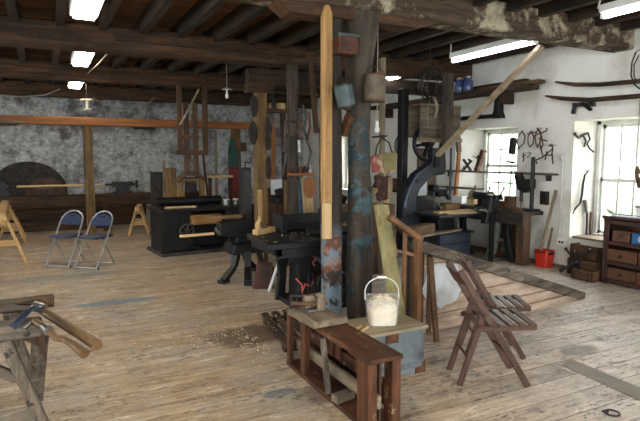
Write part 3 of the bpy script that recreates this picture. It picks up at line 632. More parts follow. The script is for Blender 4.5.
# ================================================================== CHAIRS
def blue_chair(lab):
    r = thing('folding_chair', lab, 'chair', (.24, 8.80, 0), math.radians(144), 'blue metal folding chairs')
    w = .182; T = []
    def side(y, z): return y, z
    top = (-.25, .79); ft = (.23, .014)
    def P(x, t): return (x, ft[0]+(top[0]-ft[0])*t, ft[1]+(top[1]-ft[1])*t)
    pts = [P(-w, 0), P(-w, .5), P(-w, .76)] + [(-w*math.cos(math.pi*k/8), P(0, .76+.24*math.sin(math.pi*k/8)**.8)[1], P(0, .76+.24*math.sin(math.pi*k/8)**.8)[2]) for k in range(1, 8)] + [P(w, .76), P(w, .5), P(w, 0)]
    LB().tube(pts, .0125, 10).build('front_frame', 'alu', r, smooth=60)
    LB().cyl(P(-w, 0.01), P(w, .01), .010, n=8).build('front_foot_bar', 'alu', r, smooth=60)
    wr = .158
    LB().tube([(-wr, .06, .43), (-wr, -.19, .04), (-wr+.03, -.20, .013), (wr-.03, -.20, .013), (wr, -.19, .04), (wr, .06, .43)], .0115, 10).build('rear_leg_frame', 'alu', r, smooth=60)
    mb = LB(); mb.prism([(-.165, -.19), (-.145, -.20), (.145, -.20), (.165, -.19), (.172, .15), (.145, .20), (-.145, .20), (-.172, .15)], (0, .0, .425), (1, 0, 0), (0, 1, 0), (0, 0, .03)); mb.build('seat', 'blue_vinyl', r, .008)
    d = Vector((0, top[0]-ft[0], top[1]-ft[1])).normalized(); pf = Vector(P(0, .80)); nn = Vector((0, d.z, -d.y))
    q = [(-.158, -.06), (.158, -.06), (.17, 0), (.160, .03)] + [(.150*math.cos(a), .035+.095*math.sin(a)) for a in [math.pi*k/8 for k in range(1, 8)]] + [(-.160, .03), (-.17, 0)]
    mb = LB(); mb.prism(q, pf-nn*.012, (1, 0, 0), d, nn*.026); mb.build('backrest', 'blue_vinyl', r, .006)
    mb = LB(); mb.prism([(-.04, -.008), (.04, -.008), (.04, .010), (-.04, .010)], pf+d*.085+nn*.013, (1, 0, 0), d, nn*.003); mb.build('hand_slot', 'black_rubber', r)
    for sx in (-1, 1): LB().cyl((sx*w, .2, 0), (sx*w, .2, .03), .016, n=10).build('foot_cap', 'black_rubber', r)
    for sx in (-1, 1): LB().cyl((sx*(w-.03), .06, .43), (sx*(w+.012), .06, .43), .01, n=8).build('hinge_bolt', 'dark_steel', r)
    return r
bc_ = blue_chair('blue folding chair with silver tube frame, the one further from the black planer')
dup(bc_, (.62, 8.48, 0), math.radians(138), 'blue folding chair with silver tube frame, the one beside the black planer', 'blue metal folding chairs')

def slat_chair(lab, loc, rz):
    r = thing('slatted_chair', lab, 'chair', loc, rz, 'brown slatted folding chairs')
    w = .168
    for sx in (-1, 1):
        x = sx*w; LB().bar((x, -.262, .83), (x, .235, .0), .024, .045, (0, 0, 1)).build('back_stile_leg', 'chair_wood', r, .004)
        x = sx*(w-.028); LB().bar((x, -.07, .56), (x, -.24, .0), .022, .042, (0, 0, 1)).build('rear_leg', 'chair_wood', r, .004)
        x = sx*(w+.024); LB().bar((x, -.15, .418), (x, .27, .435), .022, .034, (0, 0, 1)).build('seat_rail', 'chair_wood', r, .005)
        LB().cyl((sx*(w-.045), -.085, .52), (sx*(w+.018), -.085, .52), .012, n=10).build('pivot_bolt', 'dark_steel', r)
    for k in range(6):
        y = -.135+.071*k; LB().box(-w-.03, w+.03, y, y+.05, .436+.02*(y/.25)*.5, .450+.02*(y/.25)*.5).build('seat_slat', 'chair_wood', r, .003)
    for z0, z1 in ((.715, .82),):
        d = Vector((0, -.497, .83)).normalized(); n = 8; vs = []
        for zz in (z0, z1):
            for i in range(n+1):
                u = -1+2*i/n; yy = -.262+.497*(.83-zz)/.83-.045*(1-u*u)
                for t in (0, .012): vs.append((u*w, yy-t, zz - (0 if zz == z0 else .012*u*u)))
        m = 2*(n+1); fs = []
        for i in range(n):
            a = 2*i; fs += [(a, a+2, m+a+2, m+a), (a+1, m+a+1, m+a+3, a+3), (a, a+1, a+3, a+2), (m+a, m+a+2, m+a+3, m+a+1)]
        fs += [(0, m, m+1, 1), (2*n, 2*n+1, m+2*n+1, m+2*n)]
        LB().add(vs, fs).build('back_slat', 'chair_wood', r, .003)
    LB().cyl((-w+.03, -.18, .20), (w-.03, -.18, .20), .011, n=10).build('rear_stretcher', 'chair_wood', r, smooth=60)
    LB().cyl((-w, .10, .22), (w, .10, .22), .011, n=10).build('front_stretcher', 'chair_wood', r, smooth=60)
    return r
f1 = Vector((.899, -.438, 0)); s1 = Vector((.438, .899, 0))
c1 = Vector((2.745, 2.70, 0)) + s1*.15
slat_chair('brown slatted wooden folding chair standing nearest the reddish stand, whole in view', c1, math.atan2(f1.y, f1.x)-math.pi/2)
a2 = math.atan2(-.50, .85)
sc_ = slat_chair('brown slatted wooden folding chair half hidden behind its twin, close to the boarded ramp', (3.225, 3.22, 0), a2-math.pi/2); sc_.scale = (.94, .94, .95)

# ================================================================== TRESTLES
def sawhorse(name, lab, loc, rz, L, H, mat, spread=.26, bw=.09, bh=.11, group=None):
    r = thing(name, lab, 'sawhorse', loc, rz, group)
    LB().box(-bw/2, bw/2, -L/2, L/2, H-bh, H).build('top_beam', mat, r, .005)
    for sy in (-1, 1):
        y = sy*(L/2-.15)
        for sx in (-1, 1): LB().bar((sx*.03, y, H-.03), (sx*spread, y+sy*.06, 0.0), .095, .045, (1, 0, 0)).build('leg', mat, r, .004)
        LB().bar((-spread*.62, y+sy*.045, H*.42), (spread*.62, y+sy*.045, H*.42), .03, .09, (0, 0, 1)).build('cross_brace', mat, r, .003)
        LB().bar((-spread*.30, y+sy*.02, H*.82), (spread*.30, y+sy*.02, H*.82), .03, .10, (0, 0, 1)).build('gusset', mat, r, .003)
    return r
sawhorse('pine_sawhorse', 'tall pale pine sawhorse cut by the picture edge, left of the blue chairs', (-.63, 10.3, 0), math.radians(2), 2.6, .80, 'new_pine', .30, .12, .13, 'pine sawhorses')
sawhorse('pine_sawhorse', 'low pine sawhorse close to the dark timbers behind the tall one', (-.62, 12.0, 0), 0, .7, .55, 'new_pine', .22, .1, .09, 'pine sawhorses')
sawhorse('pine_sawhorse', 'low pine sawhorse under the lathe bed beside the black planer', (1.72, 11.7, 0), math.radians(-12), .7, .60, 'new_pine', .20, .1, .09, 'pine sawhorses')

tr = thing('rough_trestle', 'rough weathered trestle with two old rails and crossed legs holding adzes', 'trestle', (-.5, 3.75, 0))
MB().bar((-1.4, 3.38, .645), (-.05, 3.38, .645), .14, .085).build('near_rail', 'weathered', tr, .012)
MB().bar((-1.4, 4.05, .62), (-.02, 4.05, .62), .09, .08).build('far_rail', 'weathered', tr, .012)
MB().cyl((-.10, 4.05, .625), (.02, 4.05, .625), .045, n=14).build('rail_knob', 'brown_wood', tr, .006, 50)
MB().bar((-.235, 3.36, .60), (-.06, 3.44, .0), .06, .075, (0, 1, 0)).build('leg', 'weathered', tr, .008)
MB().bar((-.06, 3.46, .60), (-.12, 3.90, .0), .045, .09, (1, 0, 0)).build('leg', 'weathered', tr, .008)
MB().bar((-.26, 4.03, .58), (-.12, 4.16, 0), .06, .06, (0, 1, 0)).build('leg', 'weathered', tr, .008)
MB().bar((-1.25, 3.38, .62), (-1.4, 3.38, 0), .06, .07, (0, 1, 0)).build('leg', 'weathered', tr, .008)
MB().bar((-1.25, 4.05, .6), (-1.4, 4.05, 0), .06, .07, (0, 1, 0)).build('leg', 'weathered', tr, .008)
MB().bar((-.19, 3.40, .36), (-.55, 3.38, .60), .05, .06, (0, 1, 0)).build('brace', 'weathered', tr, .008)
MB().prism([(-.20, .60), (-.04, .60), (-.04, .42), (-.08, .52)], (0, 3.42, 0), (1, 0, 0), (0, 0, 1), (0, .03, 0)).build('corner_bracket', 'dark_timber', tr)
MB().bar((-.2, 3.4, .555), (-.2, 4.05, .555), .06, .05).build('cross_rail', 'weathered', tr, .006)
# adzes on the trestle
ad = thing('adze', 'thick-handled adze with a bent blue steel blade lying across the trestle', 'adze', (-.10, 3.5, .69))
h0 = onZ(38, 308, .72); h1 = onZ(97, 345, .63)
MB().tube([h0, h0.lerp(h1, .3), h0.lerp(h1, .7), h1], [.022, .026, .027, .030], 12).build('handle', 'tool_wood', ad, smooth=60)
mb = MB(); pz = [onZ(42, 307, .745), onZ(33, 308, .75), onZ(26, 313, .73), onZ(15, 325, .695)]
mb.tube(pz, [.022, .028, .03, .034], 10, flat=.35).build('steel_blade', paint('blued_steel', '4d5a73', '232a38', .5, .3, .7, .5, 8), ad, smooth=50)
MB().cyl(onZ(44, 309, .73), onZ(34, 306, .745), .03, n=12).build('eye_collar', 'steel', ad, smooth=50)
a2_ = thing('adze', 'wavy-handled adze lying beside the thick-handled one, its grip hanging lower', 'adze', (-.02, 3.4, .69))
hp = [onZ(34, 321, .705), onZ(40, 325, .70), onZ(47, 329, .69), onZ(56, 338, .665), onZ(66, 340, .65), onZ(74, 345, .635), onZ(85, 354, .61)]
MB().tube(hp, [.018, .02, .019, .017, .017, .02, .026], 10).build('handle', 'tool_wood', a2_, smooth=60)
MB().tube([onZ(34, 320, .705), onZ(28, 325, .70), onZ(22, 330, .695)], [.014, .02, .024], 10, flat=.4).build('steel_blade', 'steel', a2_, smooth=50)
MB().cyl(onZ(45, 327, .695), onZ(49, 331, .688), .026, n=10).build('ferrule', 'steel', a2_, smooth=50)
dk = thing('drawknife', 'small old drawknife lying on the far rail of the rough trestle', 'drawknife', (-.12, 4.05, .66))
MB().tube([onZ(44, 299, .69), onZ(36, 299, .695), onZ(28, 302, .685), onZ(15, 303.5, .675)], [.016, .02, .014, .006], 8, flat=.5).build('handle', 'tool_wood', dk, smooth=60)
MB().tube([onZ(44, 303, .675), onZ(34, 305, .67), onZ(16, 304, .668)], [.012, .016, .008], 8, flat=.4).build('blade', 'dark_steel', dk, smooth=60)
MB().cyl(onZ(44, 299, .69), onZ(45, 303, .675), .016, n=8).build('end_bolster', 'tool_wood', dk, smooth=60)

# ================================================================== MACHINES
def spoked(mbx, c, axis, R, n=5, r=.012, hub=.03, w=.05):
    mbx.torus(c, axis, R, r, 28, 8); ax = Vector(axis).normalized(); c = Vector(c); h = Vector((0, 0, 1)) if abs(ax.z) < .9 else Vector((1, 0, 0)); u = ax.cross(h).normalized(); v = ax.cross(u)
    mbx.cyl(c-ax*w/2, c+ax*w/2, hub, n=14)
    for k in range(n): a = 2*math.pi*k/n+.3; mbx.cyl(c, c+(u*math.cos(a)+v*math.sin(a))*R, r*.8, n=6)
    return mbx
# --- surface planer (black, by the posts)
jp = thing('surface_planer', 'black cast-iron surface planer with a long fence behind the flaking blue post', 'planer', (2.5, 5.2, 0))
MB().prism([(1.88, 4.80), (3.10, 4.80), (3.10, 5.66), (1.97, 5.66)], (0, 0, .70), (1, 0, 0), (0, 1, 0), (0, 0, .06)).build('table', 'black_iron', jp, .006)
MB().box(2.0, 3.1, 4.84, 4.90, .60, .70).box(2.0, 2.05, 4.84, 5.6, .62, .70).build('table_apron', 'black_iron', jp, .004)
MB().prism([(4.98, .05), (5.55, .05), (5.50, .70), (5.02, .70)], (2.42, 0, 0), (0, 1, 0), (0, 0, 1), (.62, 0, 0)).build('pedestal', 'black_iron', jp, .01)
for y in (4.96, 5.5):
    MB().prism([(2.25, 0), (2.36, 0), (2.38, .34), (2.44, .60), (2.14, .68), (2.1, .63), (2.27, .50), (2.29, .28)], (0, y, 0), (1, 0, 0), (0, 0, 1), (0, .06, 0)).build('leg', 'black_iron', jp, .006)
MB().box(2.28, 3.0, 4.9, 5.6, 0, .05).build('base_plate', 'black_iron', jp, .006)
MB().box(2.36, 3.25, 5.62, 5.66, .76, .95).build('fence', 'black_iron', jp, .004)
MB().box(2.36, 3.25, 5.585, 5.62, .84, .865).box(2.36, 3.25, 5.585, 5.62, .77, .79).build('fence_rib', 'black_iron', jp, .003)
MB().box(2.30, 2.37, 5.45, 5.72, .76, .96).cyl((2.33, 5.44, .88), (2.33, 5.50, .88), .03, n=12).build('fence_bracket', 'black_iron', jp, .006)
MB().cyl((2.45, 5.1, .80), (3.1, 5.1, .80), .05, n=16).build('cutter_guard', 'black_iron', jp, smooth=60)
mb = MB(); spoked(mb, (2.60, 4.82, .30), (.25, 1, 0), .15, 5, .02, .04).build('handwheel', 'black_iron', jp, smooth=60)
MB().lathe([(.05, 0), (.17, 0), (.18, .02), (.18, .08), (.17, .10), (.05, .10)], (2.56, 4.9, .22), (.3, 1, 0), 24).build('pulley', 'dark_steel', jp, smooth=40)
MB().bar((2.44, 5.0, .62), (2.62, 4.78, .40), .03, .05).build('lever', 'black_iron', jp, .004)
M['hot_red'] = paint('red_lever_paint', '64231f', '451816', .4, .5)
MB().tube([(2.30, 4.60, .62), (2.27, 4.62, .58), (2.29, 4.6, .55)], .008, 6).tube([(2.36, 4.86, .62), (2.30, 4.60, .62)], .006, 6).build('control_knob', 'hot_red', jp, smooth=60); MB().tube([(2.27, 4.6, .40), (2.25, 4.6, .36)], .008, 6).tube([(2.45, 4.98, .40), (2.27, 4.6, .40)], .006, 6).build('control_knob', 'hot_red', jp, smooth=60)
hp_ = thing('hand_plane', 'pale wooden hand plane with an upright horn on the black planer table', 'hand plane', (2.12, 5.5, .76))
d = Vector((.34, .22, 0)).normalized(); c0 = Vector((1.98, 5.42, .795))
MB().bar(c0, c0+d*.33, .075, .06).build('plane_body', 'new_pine', hp_, .006)
MB().tube([c0+d*.05+Vector((0, 0, .03)), c0+d*.04+Vector((0, 0, .08)), c0+d*.09+Vector((0, 0, .13)), c0+d*.07+Vector((0, 0, .16))], [.03, .025, .022, .012], 10).build('horn', 'new_pine', hp_, smooth=60)
MB().bar(c0+d*.17+Vector((0, 0, .02)), c0+d*.12+Vector((0, 0, .10)), .045, .012).build('iron', 'steel', hp_)
rd = random.Random(5); mb = MB()
for k in range(110):
    x, y = rd.uniform(1.95, 3.0), 4.84+rd.random()**1.6*.75
    if 5.02 < y < 5.18 or y > 5.55 or (x < 2.35 and y > 5.3): continue
    curl(mb, (x, y, .768), .014, rd, True)
for v in mb.v: v.z = max(v.z, .7615)
tag(mb.build('table_shavings', 'shaving'), 'scatter of curled shavings on the black planer table', 'wood shavings', None, 'stuff')
o = MB().bar((2.33, 5.92, .0), (2.45, 5.72, .58), .035, .03).build('white_stick', 'white_paint', bevel=.003); tag(o, 'white painted stick leaning against the black planer', 'stick')
blk = MB(); blk.prism([(-.13, 0), (.13, 0), (.11, .30), (-.06, .33), (-.075, .31)], (2.31, 6.06, 0), (.9, -.42, 0), (0, 0, 1), (.06, .13, 0)); o = blk.build('tapered_block', Wood('dark_red_block', '5a382c', '35201a', '241712', .4, 9, .6), bevel=.008); tag(o, 'dark reddish tapered wooden block standing on the floor before the black planer', 'block')
# timber offcuts between the two posts
for k, (px, py, l, lab) in enumerate(((344, 222, .14, 'pale round-ended offcut between the two thick posts, nearest'), (352, 219, .10, 'second pale offcut between the two thick posts, behind the first'))):
    p = onZ(px, py+8, .761); o = MB().cyl((p.x, p.y, .805), (p.x+.09, p.y+.07, .805), .044, n=14).build('wood_offcut', 'tan_post', smooth=50); tag(o, lab, 'offcut')
# low black slatted duckboard
db = thing('duckboard', 'low dark slatted duckboard littered with shavings beside the reddish stand', 'duckboard', (1.86, 4.4, 0))
for k in range(4): MB().bar((1.70+.11*k, 3.86+.02*k, .07), (1.86+.11*k, 4.86, .07), .07, .025).build('slat', 'dark_timber', db, .004)
for t_ in (.12, .88): a = Vector((1.70, 3.86, .03)).lerp(Vector((1.86, 4.86, .03)), t_); MB().bar(a-Vector((.03, 0, 0)), a+Vector((.37, .02, 0)), .06, .055).build('bearer', 'dark_timber', db, .004)

# --- mortising machine on splayed legs
mo = thing('mortiser', 'black cast-iron mortising machine with a tall column on splayed feet', 'machine', (2.36, 6.85, 0))
for (x0, y0), (x1, y1) in (((2.20, 6.72), (1.98, 6.60)), ((2.32, 6.64), (2.22, 6.36)), ((2.52, 6.80), (2.74, 6.70)), ((2.40, 7.0), (2.60, 7.16))):
    a, b = Vector((x0, y0, .36)), Vector((x1, y1, .0)); m_ = a.lerp(b, .5)+Vector((0, 0, -.03))
    m_ = Vector((a.x*.75+b.x*.25, a.y*.75+b.y*.25, .17))
    MB().bar(a, m_, .10, .07, (0, 0, 1), .085, .06).bar(m_, b+Vector((0, 0, .03)), .085, .06, (0, 0, 1), .10, .06).obox((b.x, b.y, .02), (.14, .10, .04), (0, 0, math.atan2(y1-y0, x1-x0))).build('leg', 'black_iron', mo, .006)
MB().prism([(2.10, .34), (2.62, .34), (2.58, .47), (2.14, .47)], (0, 6.62, 0), (1, 0, 0), (0, 0, 1), (0, .42, 0)).build('pedestal_top', 'black_iron', mo, .012)
MB().prism([(2.22, .47), (2.52, .47), (2.44, .72), (2.435, 1.46), (2.31, 1.46), (2.30, .72)], (0, 6.78, 0), (1, 0, 0), (0, 0, 1), (0, .13, 0)).build('column', 'black_iron', mo, .008)
MB().box(2.325, 2.42, 6.755, 6.78, .85, 1.42).build('column_slide', 'dark_steel', mo, .004)
MB().tube([(2.37, 6.84, 1.46), (2.37, 6.84, 1.53), (2.45, 6.84, 1.53), (2.45, 6.84, 1.60)], .011, 8).build('crank', 'dark_steel', mo, smooth=60)
MB().prism([(1.98, .58), (2.34, .54), (2.34, .80), (1.98, .75)], (0, 6.70, 0), (1, 0, 0), (0, 0, 1), (0, .20, 0)).build('table_arm', 'black_iron', mo, .01)
MB().tube([(1.98, 6.72, .62), (1.93, 6.72, .66), (1.93, 6.72, .70)], .02, 8).build('clamp', 'steel', mo, smooth=60)
o = MB().box(1.86, 2.28, 6.72, 6.80, .803, .85).build('wood_workpiece', 'tan_post', bevel=.004); tag(o, 'tan wooden strip clamped on the mortiser arm', 'workpiece')
o = MB().bar((1.47, 6.75, .615), (1.90, 6.72, .625), .06, .028).build('pale_stick', 'pale_wood', bevel=.003); tag(o, 'pale stick sticking out from the mortiser arm toward the planer handwheel', 'stick')

# --- thicknesser (big black box machine)
th = thing('thicknesser', 'large black thicknessing machine with a spoked handwheel on its front', 'planer', (2.3, 9.3, 0))
MB().box(1.44, 3.35, 8.74, 9.62, 0, .06).build('base_plate', paint('grimy_iron', '4a4743', '25221f', .5, .6, .2, .3, 7), th, .008)
MB().prism([(8.80, .06), (9.55, .06), (9.55, .78), (8.86, .78)], (1.50, 0, 0), (0, 1, 0), (0, 0, 1), (.50, 0, 0)).build('side_casting', 'black_iron', th, .015)
MB().prism([(8.80, .06), (9.55, .06), (9.55, .78), (8.86, .78)], (2.62, 0, 0), (0, 1, 0), (0, 0, 1), (.55, 0, 0)).build('side_casting', 'black_iron', th, .015)
MB().box(2.0, 2.62, 9.0, 9.5, .10, .70).build('inner_bed', 'black_iron', th)
MB().box(1.46, 3.25, 8.78, 9.6, .78, .83).build('table_top', 'dark_steel', th, .006)
MB().box(1.46, 1.52, 8.79, 8.85, .06, .78).box(1.50, 1.53, 8.78, 8.83, .06, .70).build('corner_rib', 'black_iron', th, .004)
mb = MB(); spoked(mb, (1.87, 8.75, .44), (0, -1, 0), .115, 6, .015, .028, .06).build('handwheel', 'wheel_iron', th, smooth=60)
MB().cyl((1.87, 8.85, .44), (1.87, 8.72, .44), .018, n=10).cyl((1.96, 8.74, .46), (1.96, 8.67, .46), .012, n=8).build('wheel_spindle', 'dark_steel', th, smooth=60)
MB().tube([(1.82, 8.78, .62), (1.80, 8.74, .58), (1.82, 8.78, .50)], .012, 8).build('lock_lever', 'dark_steel', th, smooth=60)
MB().box(1.70, 2.1, 8.79, 8.83, .08, .12).cyl((1.85, 8.8, .12), (2.05, 8.8, .12), .03, n=10).build('step_bar', 'dark_steel', th)
MB().cyl((2.15, 8.98, .63), (2.5, 8.98, .63), .05, n=16).cyl((2.15, 8.98, .5), (2.5, 8.98, .5), .04, n=16).build('feed_roller', 'dark_steel', th, smooth=60)
o = MB().obox((2.20, 8.75, .62), (.50, .16, .15)).build('wood_block', 'fir_block', bevel=.006); tag(o, 'orange-brown wooden block held at the front of the thicknesser', 'block')
struct_off = MB().box(2.1, 2.3, 8.80, 8.86, .5, .54)
o = MB().cyl((1.6, 9.45, .906), (2.75, 9.45, .906), .075, n=18).build('roller_cover', 'black_iron', smooth=60); tag(o, 'long black roller lying along the top of the thicknesser', 'roller')
o = MB().bar((1.6, 9.0, .845), (2.1, 8.95, .845), .10, .026).build('thin_board', 'pale_wood', bevel=.003); tag(o, 'thin pale board lying on the thicknesser table', 'board')
for k, (x, y, w, lab) in enumerate(((2.72, 9.1, .13, 'white-topped paint tin on the thicknesser, nearest the handwheel'), (2.92, 9.15, .12, 'second paint tin on the thicknesser, beside the mortiser column'))):
    c = thing('paint_tin', lab, 'tin', (x, y, .83), 0, 'paint tins on the thicknesser'); LB().cyl((0, 0, 0), (0, 0, .09), w/2, n=16).build('tin_body', 'steel', c, smooth=50); LB().cyl((0, 0, .09), (0, 0, .1), w/2-.006, n=16).build('lid', 'white_plastic', c, smooth=50)

pv = Vector((1.46, 8.74, 0)); Rz = Matrix.Rotation(math.radians(6), 3, 'Z')
for o in list(COL.objects):       # the thicknesser stands a little askew, with all that lies on it
    if o.parent is None and (o == th or o.name.startswith(('paint_tin', 'thin_board', 'roller_cover')) or o.name == 'wood_block'):
        o.location = pv + Rz @ (o.location-pv) + Vector((.17, 0, 0)); o.rotation_euler.z += math.radians(6)

th.scale = (1, 1, .91)
for o in list(COL.objects):
    if o.parent is None and (o.name.startswith(('paint_tin', 'thin_board', 'roller_cover')) or o.name == 'wood_block'): o.location.z -= .074 if o.name != 'wood_block' else .05

# --- lathe along the back wall
la = thing('wood_lathe', 'long dark wood-turning lathe bed in front of the stone wall', 'lathe', (.8, 12.6, 0))
MB().box(-1.6, 3.3, 12.45, 12.52, .56, .80).box(-1.6, 3.3, 12.68, 12.75, .56, .80).build('bed', 'dark_timber', la, .01)
for x in (-1.4, 1.18, 3.0): MB().bar((x, 12.6, 0), (x+.03, 12.6, .72), .16, .22, (0, 1, 0)).build('leg', 'dark_timber', la, .01)
MB().prism([(-1.2, .80), (-.62, .80), (-.66, 1.0), (-.72, 1.12), (-1.1, 1.14), (-1.2, 1.0)], (0, 12.50, 0), (1, 0, 0), (0, 0, 1), (0, .2, 0)).build('headstock', 'black_iron', la, .01)
MB().cyl((-.72, 12.6, 1.0), (-.52, 12.6, 1.0), .03, n=12).lathe([(.04, 0), (.12, 0), (.12, .05), (.05, .06)], (-.70, 12.6, 1.0), (1, 0, 0), 18).build('spindle', 'dark_steel', la, smooth=40)
MB().prism([(1.32, .80), (1.72, .80), (1.72, .84), (1.66, .86), (1.66, .94), (1.74, .97), (1.74, 1.06), (1.34, 1.06), (1.30, 1.03), (1.30, .97), (1.38, .95), (1.38, .86), (1.32, .84)], (0, 12.52, 0), (1, 0, 0), (0, 0, 1), (0, .16, 0)).build('tailstock', 'black_iron', la, .008)
MB().cyl((1.16, 12.6, 1.0), (1.80, 12.6, 1.0), .025, n=10).cyl((1.80, 12.6, 1.0), (1.84, 12.6, 1.0), .085, n=16).build('tail_spindle', 'dark_steel', la, smooth=50)
MB().cyl((.03, 12.56, .80), (.03, 12.56, .96), .02, n=8).box(-.12, .18, 12.52, 12.56, .94, .965).build('tool_rest', 'dark_steel', la)
o = MB().cyl((-.515, 12.6, 1.0), (1.155, 12.6, 1.0), .024, .02, n=12).build('turned_rod', 'pale_wood', smooth=60); tag(o, 'long thin pale rod held between the centres of the lathe', 'rod')
o = MB().box(-1.8, 1.15, 13.0, 13.35, 0, .22).build('timber_baulk', 'dark_timber', bevel=.015); tag(o, 'long dark timber baulk on the floor at the foot of the stone wall', 'timber')
o = MB().box(-1.8, .95, 13.08, 13.38, .221, .45).build('timber_baulk', 'dark_timber', bevel=.015); tag(o, 'second dark timber baulk stacked on the long one by the stone wall', 'timber')
o = MB().box(-1.8, 2.9, 13.5, 13.7, 0, .5).build('timber_baulk', 'dark_timber', bevel=.015); tag(o, 'rearmost dark timber baulk hard against the stone wall', 'timber')

# --- hanging wood frame and dust hood
hf = thing('ceiling_rack', 'open brown wooden frame hanging from the ceiling before the stone wall', 'frame', (2.42, 10.05, 1.66))
for px, w in ((179.5, .085), (205, .085)): p = onY(px, 120, 10.05); MB().box(p.x-w/2, p.x+w/2, 10.0, 10.08, 1.66, 2.9).build('outer_post', 'brown_beam', hf, .005)
for px in (186.5, 195.5): p = onY(px, 130, 10.1); MB().box(p.x-.045, p.x+.045, 10.09, 10.15, 1.33, 2.6).build('inner_post', 'brown_wood', hf, .005)
a, b = onY(176, 153, 10), onY(208, 153, 10); MB().box(a.x, b.x, 9.98, 10.03, 1.64, 1.72).build('lower_rail', 'brown_beam', hf, .004)
MB().box(a.x+.14, b.x-.16, 10.02, 10.1, 1.93, 2.0).build('middle_rail', 'brown_wood', hf, .004)
MB().bar(onY(180, 125, 9.95), onY(199, 89, 9.95), .035, .02, (0, 1, 0)).build('diagonal_brace', 'prop', hf, .003)
hd = thing('dust_hood', 'small roof-shaped wooden hood on two uprights below the hanging frame', 'hood', (2.4, 10.2, 0))
a = onY(190, 176, 10.2); cx = a.x
MB().prism([(-.27, 1.16), (-.12, 1.32), (.12, 1.32), (.27, 1.16), (.25, 1.13), (.1, 1.25), (-.1, 1.25), (-.25, 1.13)], (cx, 10.0, 0), (1, 0, 0), (0, 0, 1), (0, .35, 0)).build('hood_roof', 'brown_wood', hd, .004)
MB().box(cx-.24, cx+.24, 10.04, 10.06, 1.14, 1.20).build('hood_front', 'tan_post', hd)
for sx in (-1, 1): MB().box(cx+sx*.2-.05, cx+sx*.2+.05, 10.08, 10.14, 0, 1.22).build('upright', 'tan_post', hd, .003)
MB().box(cx-.1, cx+.1, 10.1, 10.2, .95, 1.22).build('duct', 'slate', hd)
# boards and rods standing behind
for k, (px, top, bot, w, y, mt, lab) in enumerate(((172, 168, 208, .2, 10.6, 'tan_post', 'tan board standing behind the hood, next to the grey plank'), (165, 160, 208, .06, 10.8, 'grey_wood', 'narrow grey plank standing behind the thicknesser'), (150, 183, 207, .16, 12.95, paint('pale_board_paint', 'a9a59d', '8c877d', .4, .7), 'short whitish board standing behind the lathe bed near the thicknesser'),
        (160, 172, 208, .35, 11.2, 'slate', 'dark panel leaning behind the thicknesser'), (182, 190, 208, .14, 10.5, 'pale_wood', 'short pale board standing just left of the hood uprights'))):
    p, q = onY(px, top, y), onY(px, bot, y); z0 = 0.0
    o = MB().bar((q.x, y, 0), (p.x, y+.12, p.z), w, .025, (0, 1, 0)).build('leaning_board', mt, bevel=.003); tag(o, lab, 'board')
o = MB().cyl((onY(215.5, 130, 12.5).x, 12.5, 0), (onY(215.5, 130, 12.5).x, 12.5, 2.2), .035, n=8).build('standing_pole', 'grey_wood'); tag(o, 'thin grey upright pole against the stone wall right of the hanging frame', 'pole')
o = MB().bar((onY(212, 207, 10.6).x, 10.6, 0), (onY(204, 152, 10.6).x, 10.7, 1.7), .04, .03, (0, 1, 0)).build('leaning_rod', 'dark_timber'); tag(o, 'dark rod leaning beside the roof-shaped hood', 'rod')
o = MB().box(onY(206, 176, 10.9).x, onY(230, 176, 10.9).x, 10.7, 10.95, 1.18, 1.225).build('long_shelf', 'pale_wood'); tag(o, 'thin pale shelf board between the hood and the painted plank', 'shelf')
MB_ = MB().box(onY(208, 176, 10.9).x, onY(208, 176, 10.9).x+.05, 10.8, 10.9, 0, 1.18); o = MB_.build('shelf_prop', 'dark_timber'); tag(o, 'dark upright prop under the thin pale shelf', 'prop')
MB_ = MB().box(onY(228, 176, 10.9).x, onY(228, 176, 10.9).x+.05, 10.8, 10.9, 0, 1.18); o = MB_.build('shelf_prop', 'dark_timber'); tag(o, 'second dark prop under the thin pale shelf, by the painted plank', 'prop')
o = MB().box(2.0, 2.5, 13.9, 13.99, 2.28, 2.40).build('wall_box', 'slate'); tag(o, 'dark box fixed high on the stone wall left of the hanging frame', 'box')
p = onY(242, 147, 13.9); o = MB().box(p.x-.12, p.x+.12, 13.88, 13.99, p.z-.12, p.z+.12).build('wall_board', 'brown_wood'); tag(o, 'small brown square board on the stone wall beside the tan oval-hung post', 'board')

# --- big bandsaw
bs = thing('bandsaw', 'large navy bandsaw with a curved cast frame and wooden wheel guard', 'bandsaw', (5.5, 6.9, 0))
MB().box(5.30, 5.92, 6.40, 7.35, 0, .42).build('base_box', 'navy_panel', bs, .012)
MB().box(5.28, 5.95, 6.37, 7.40, .42, .45).build('base_top', 'navy_iron', bs, .006)
MB().box(5.33, 5.89, 6.392, 6.40, .27, .29).build('panel_seam', 'navy_iron', bs)
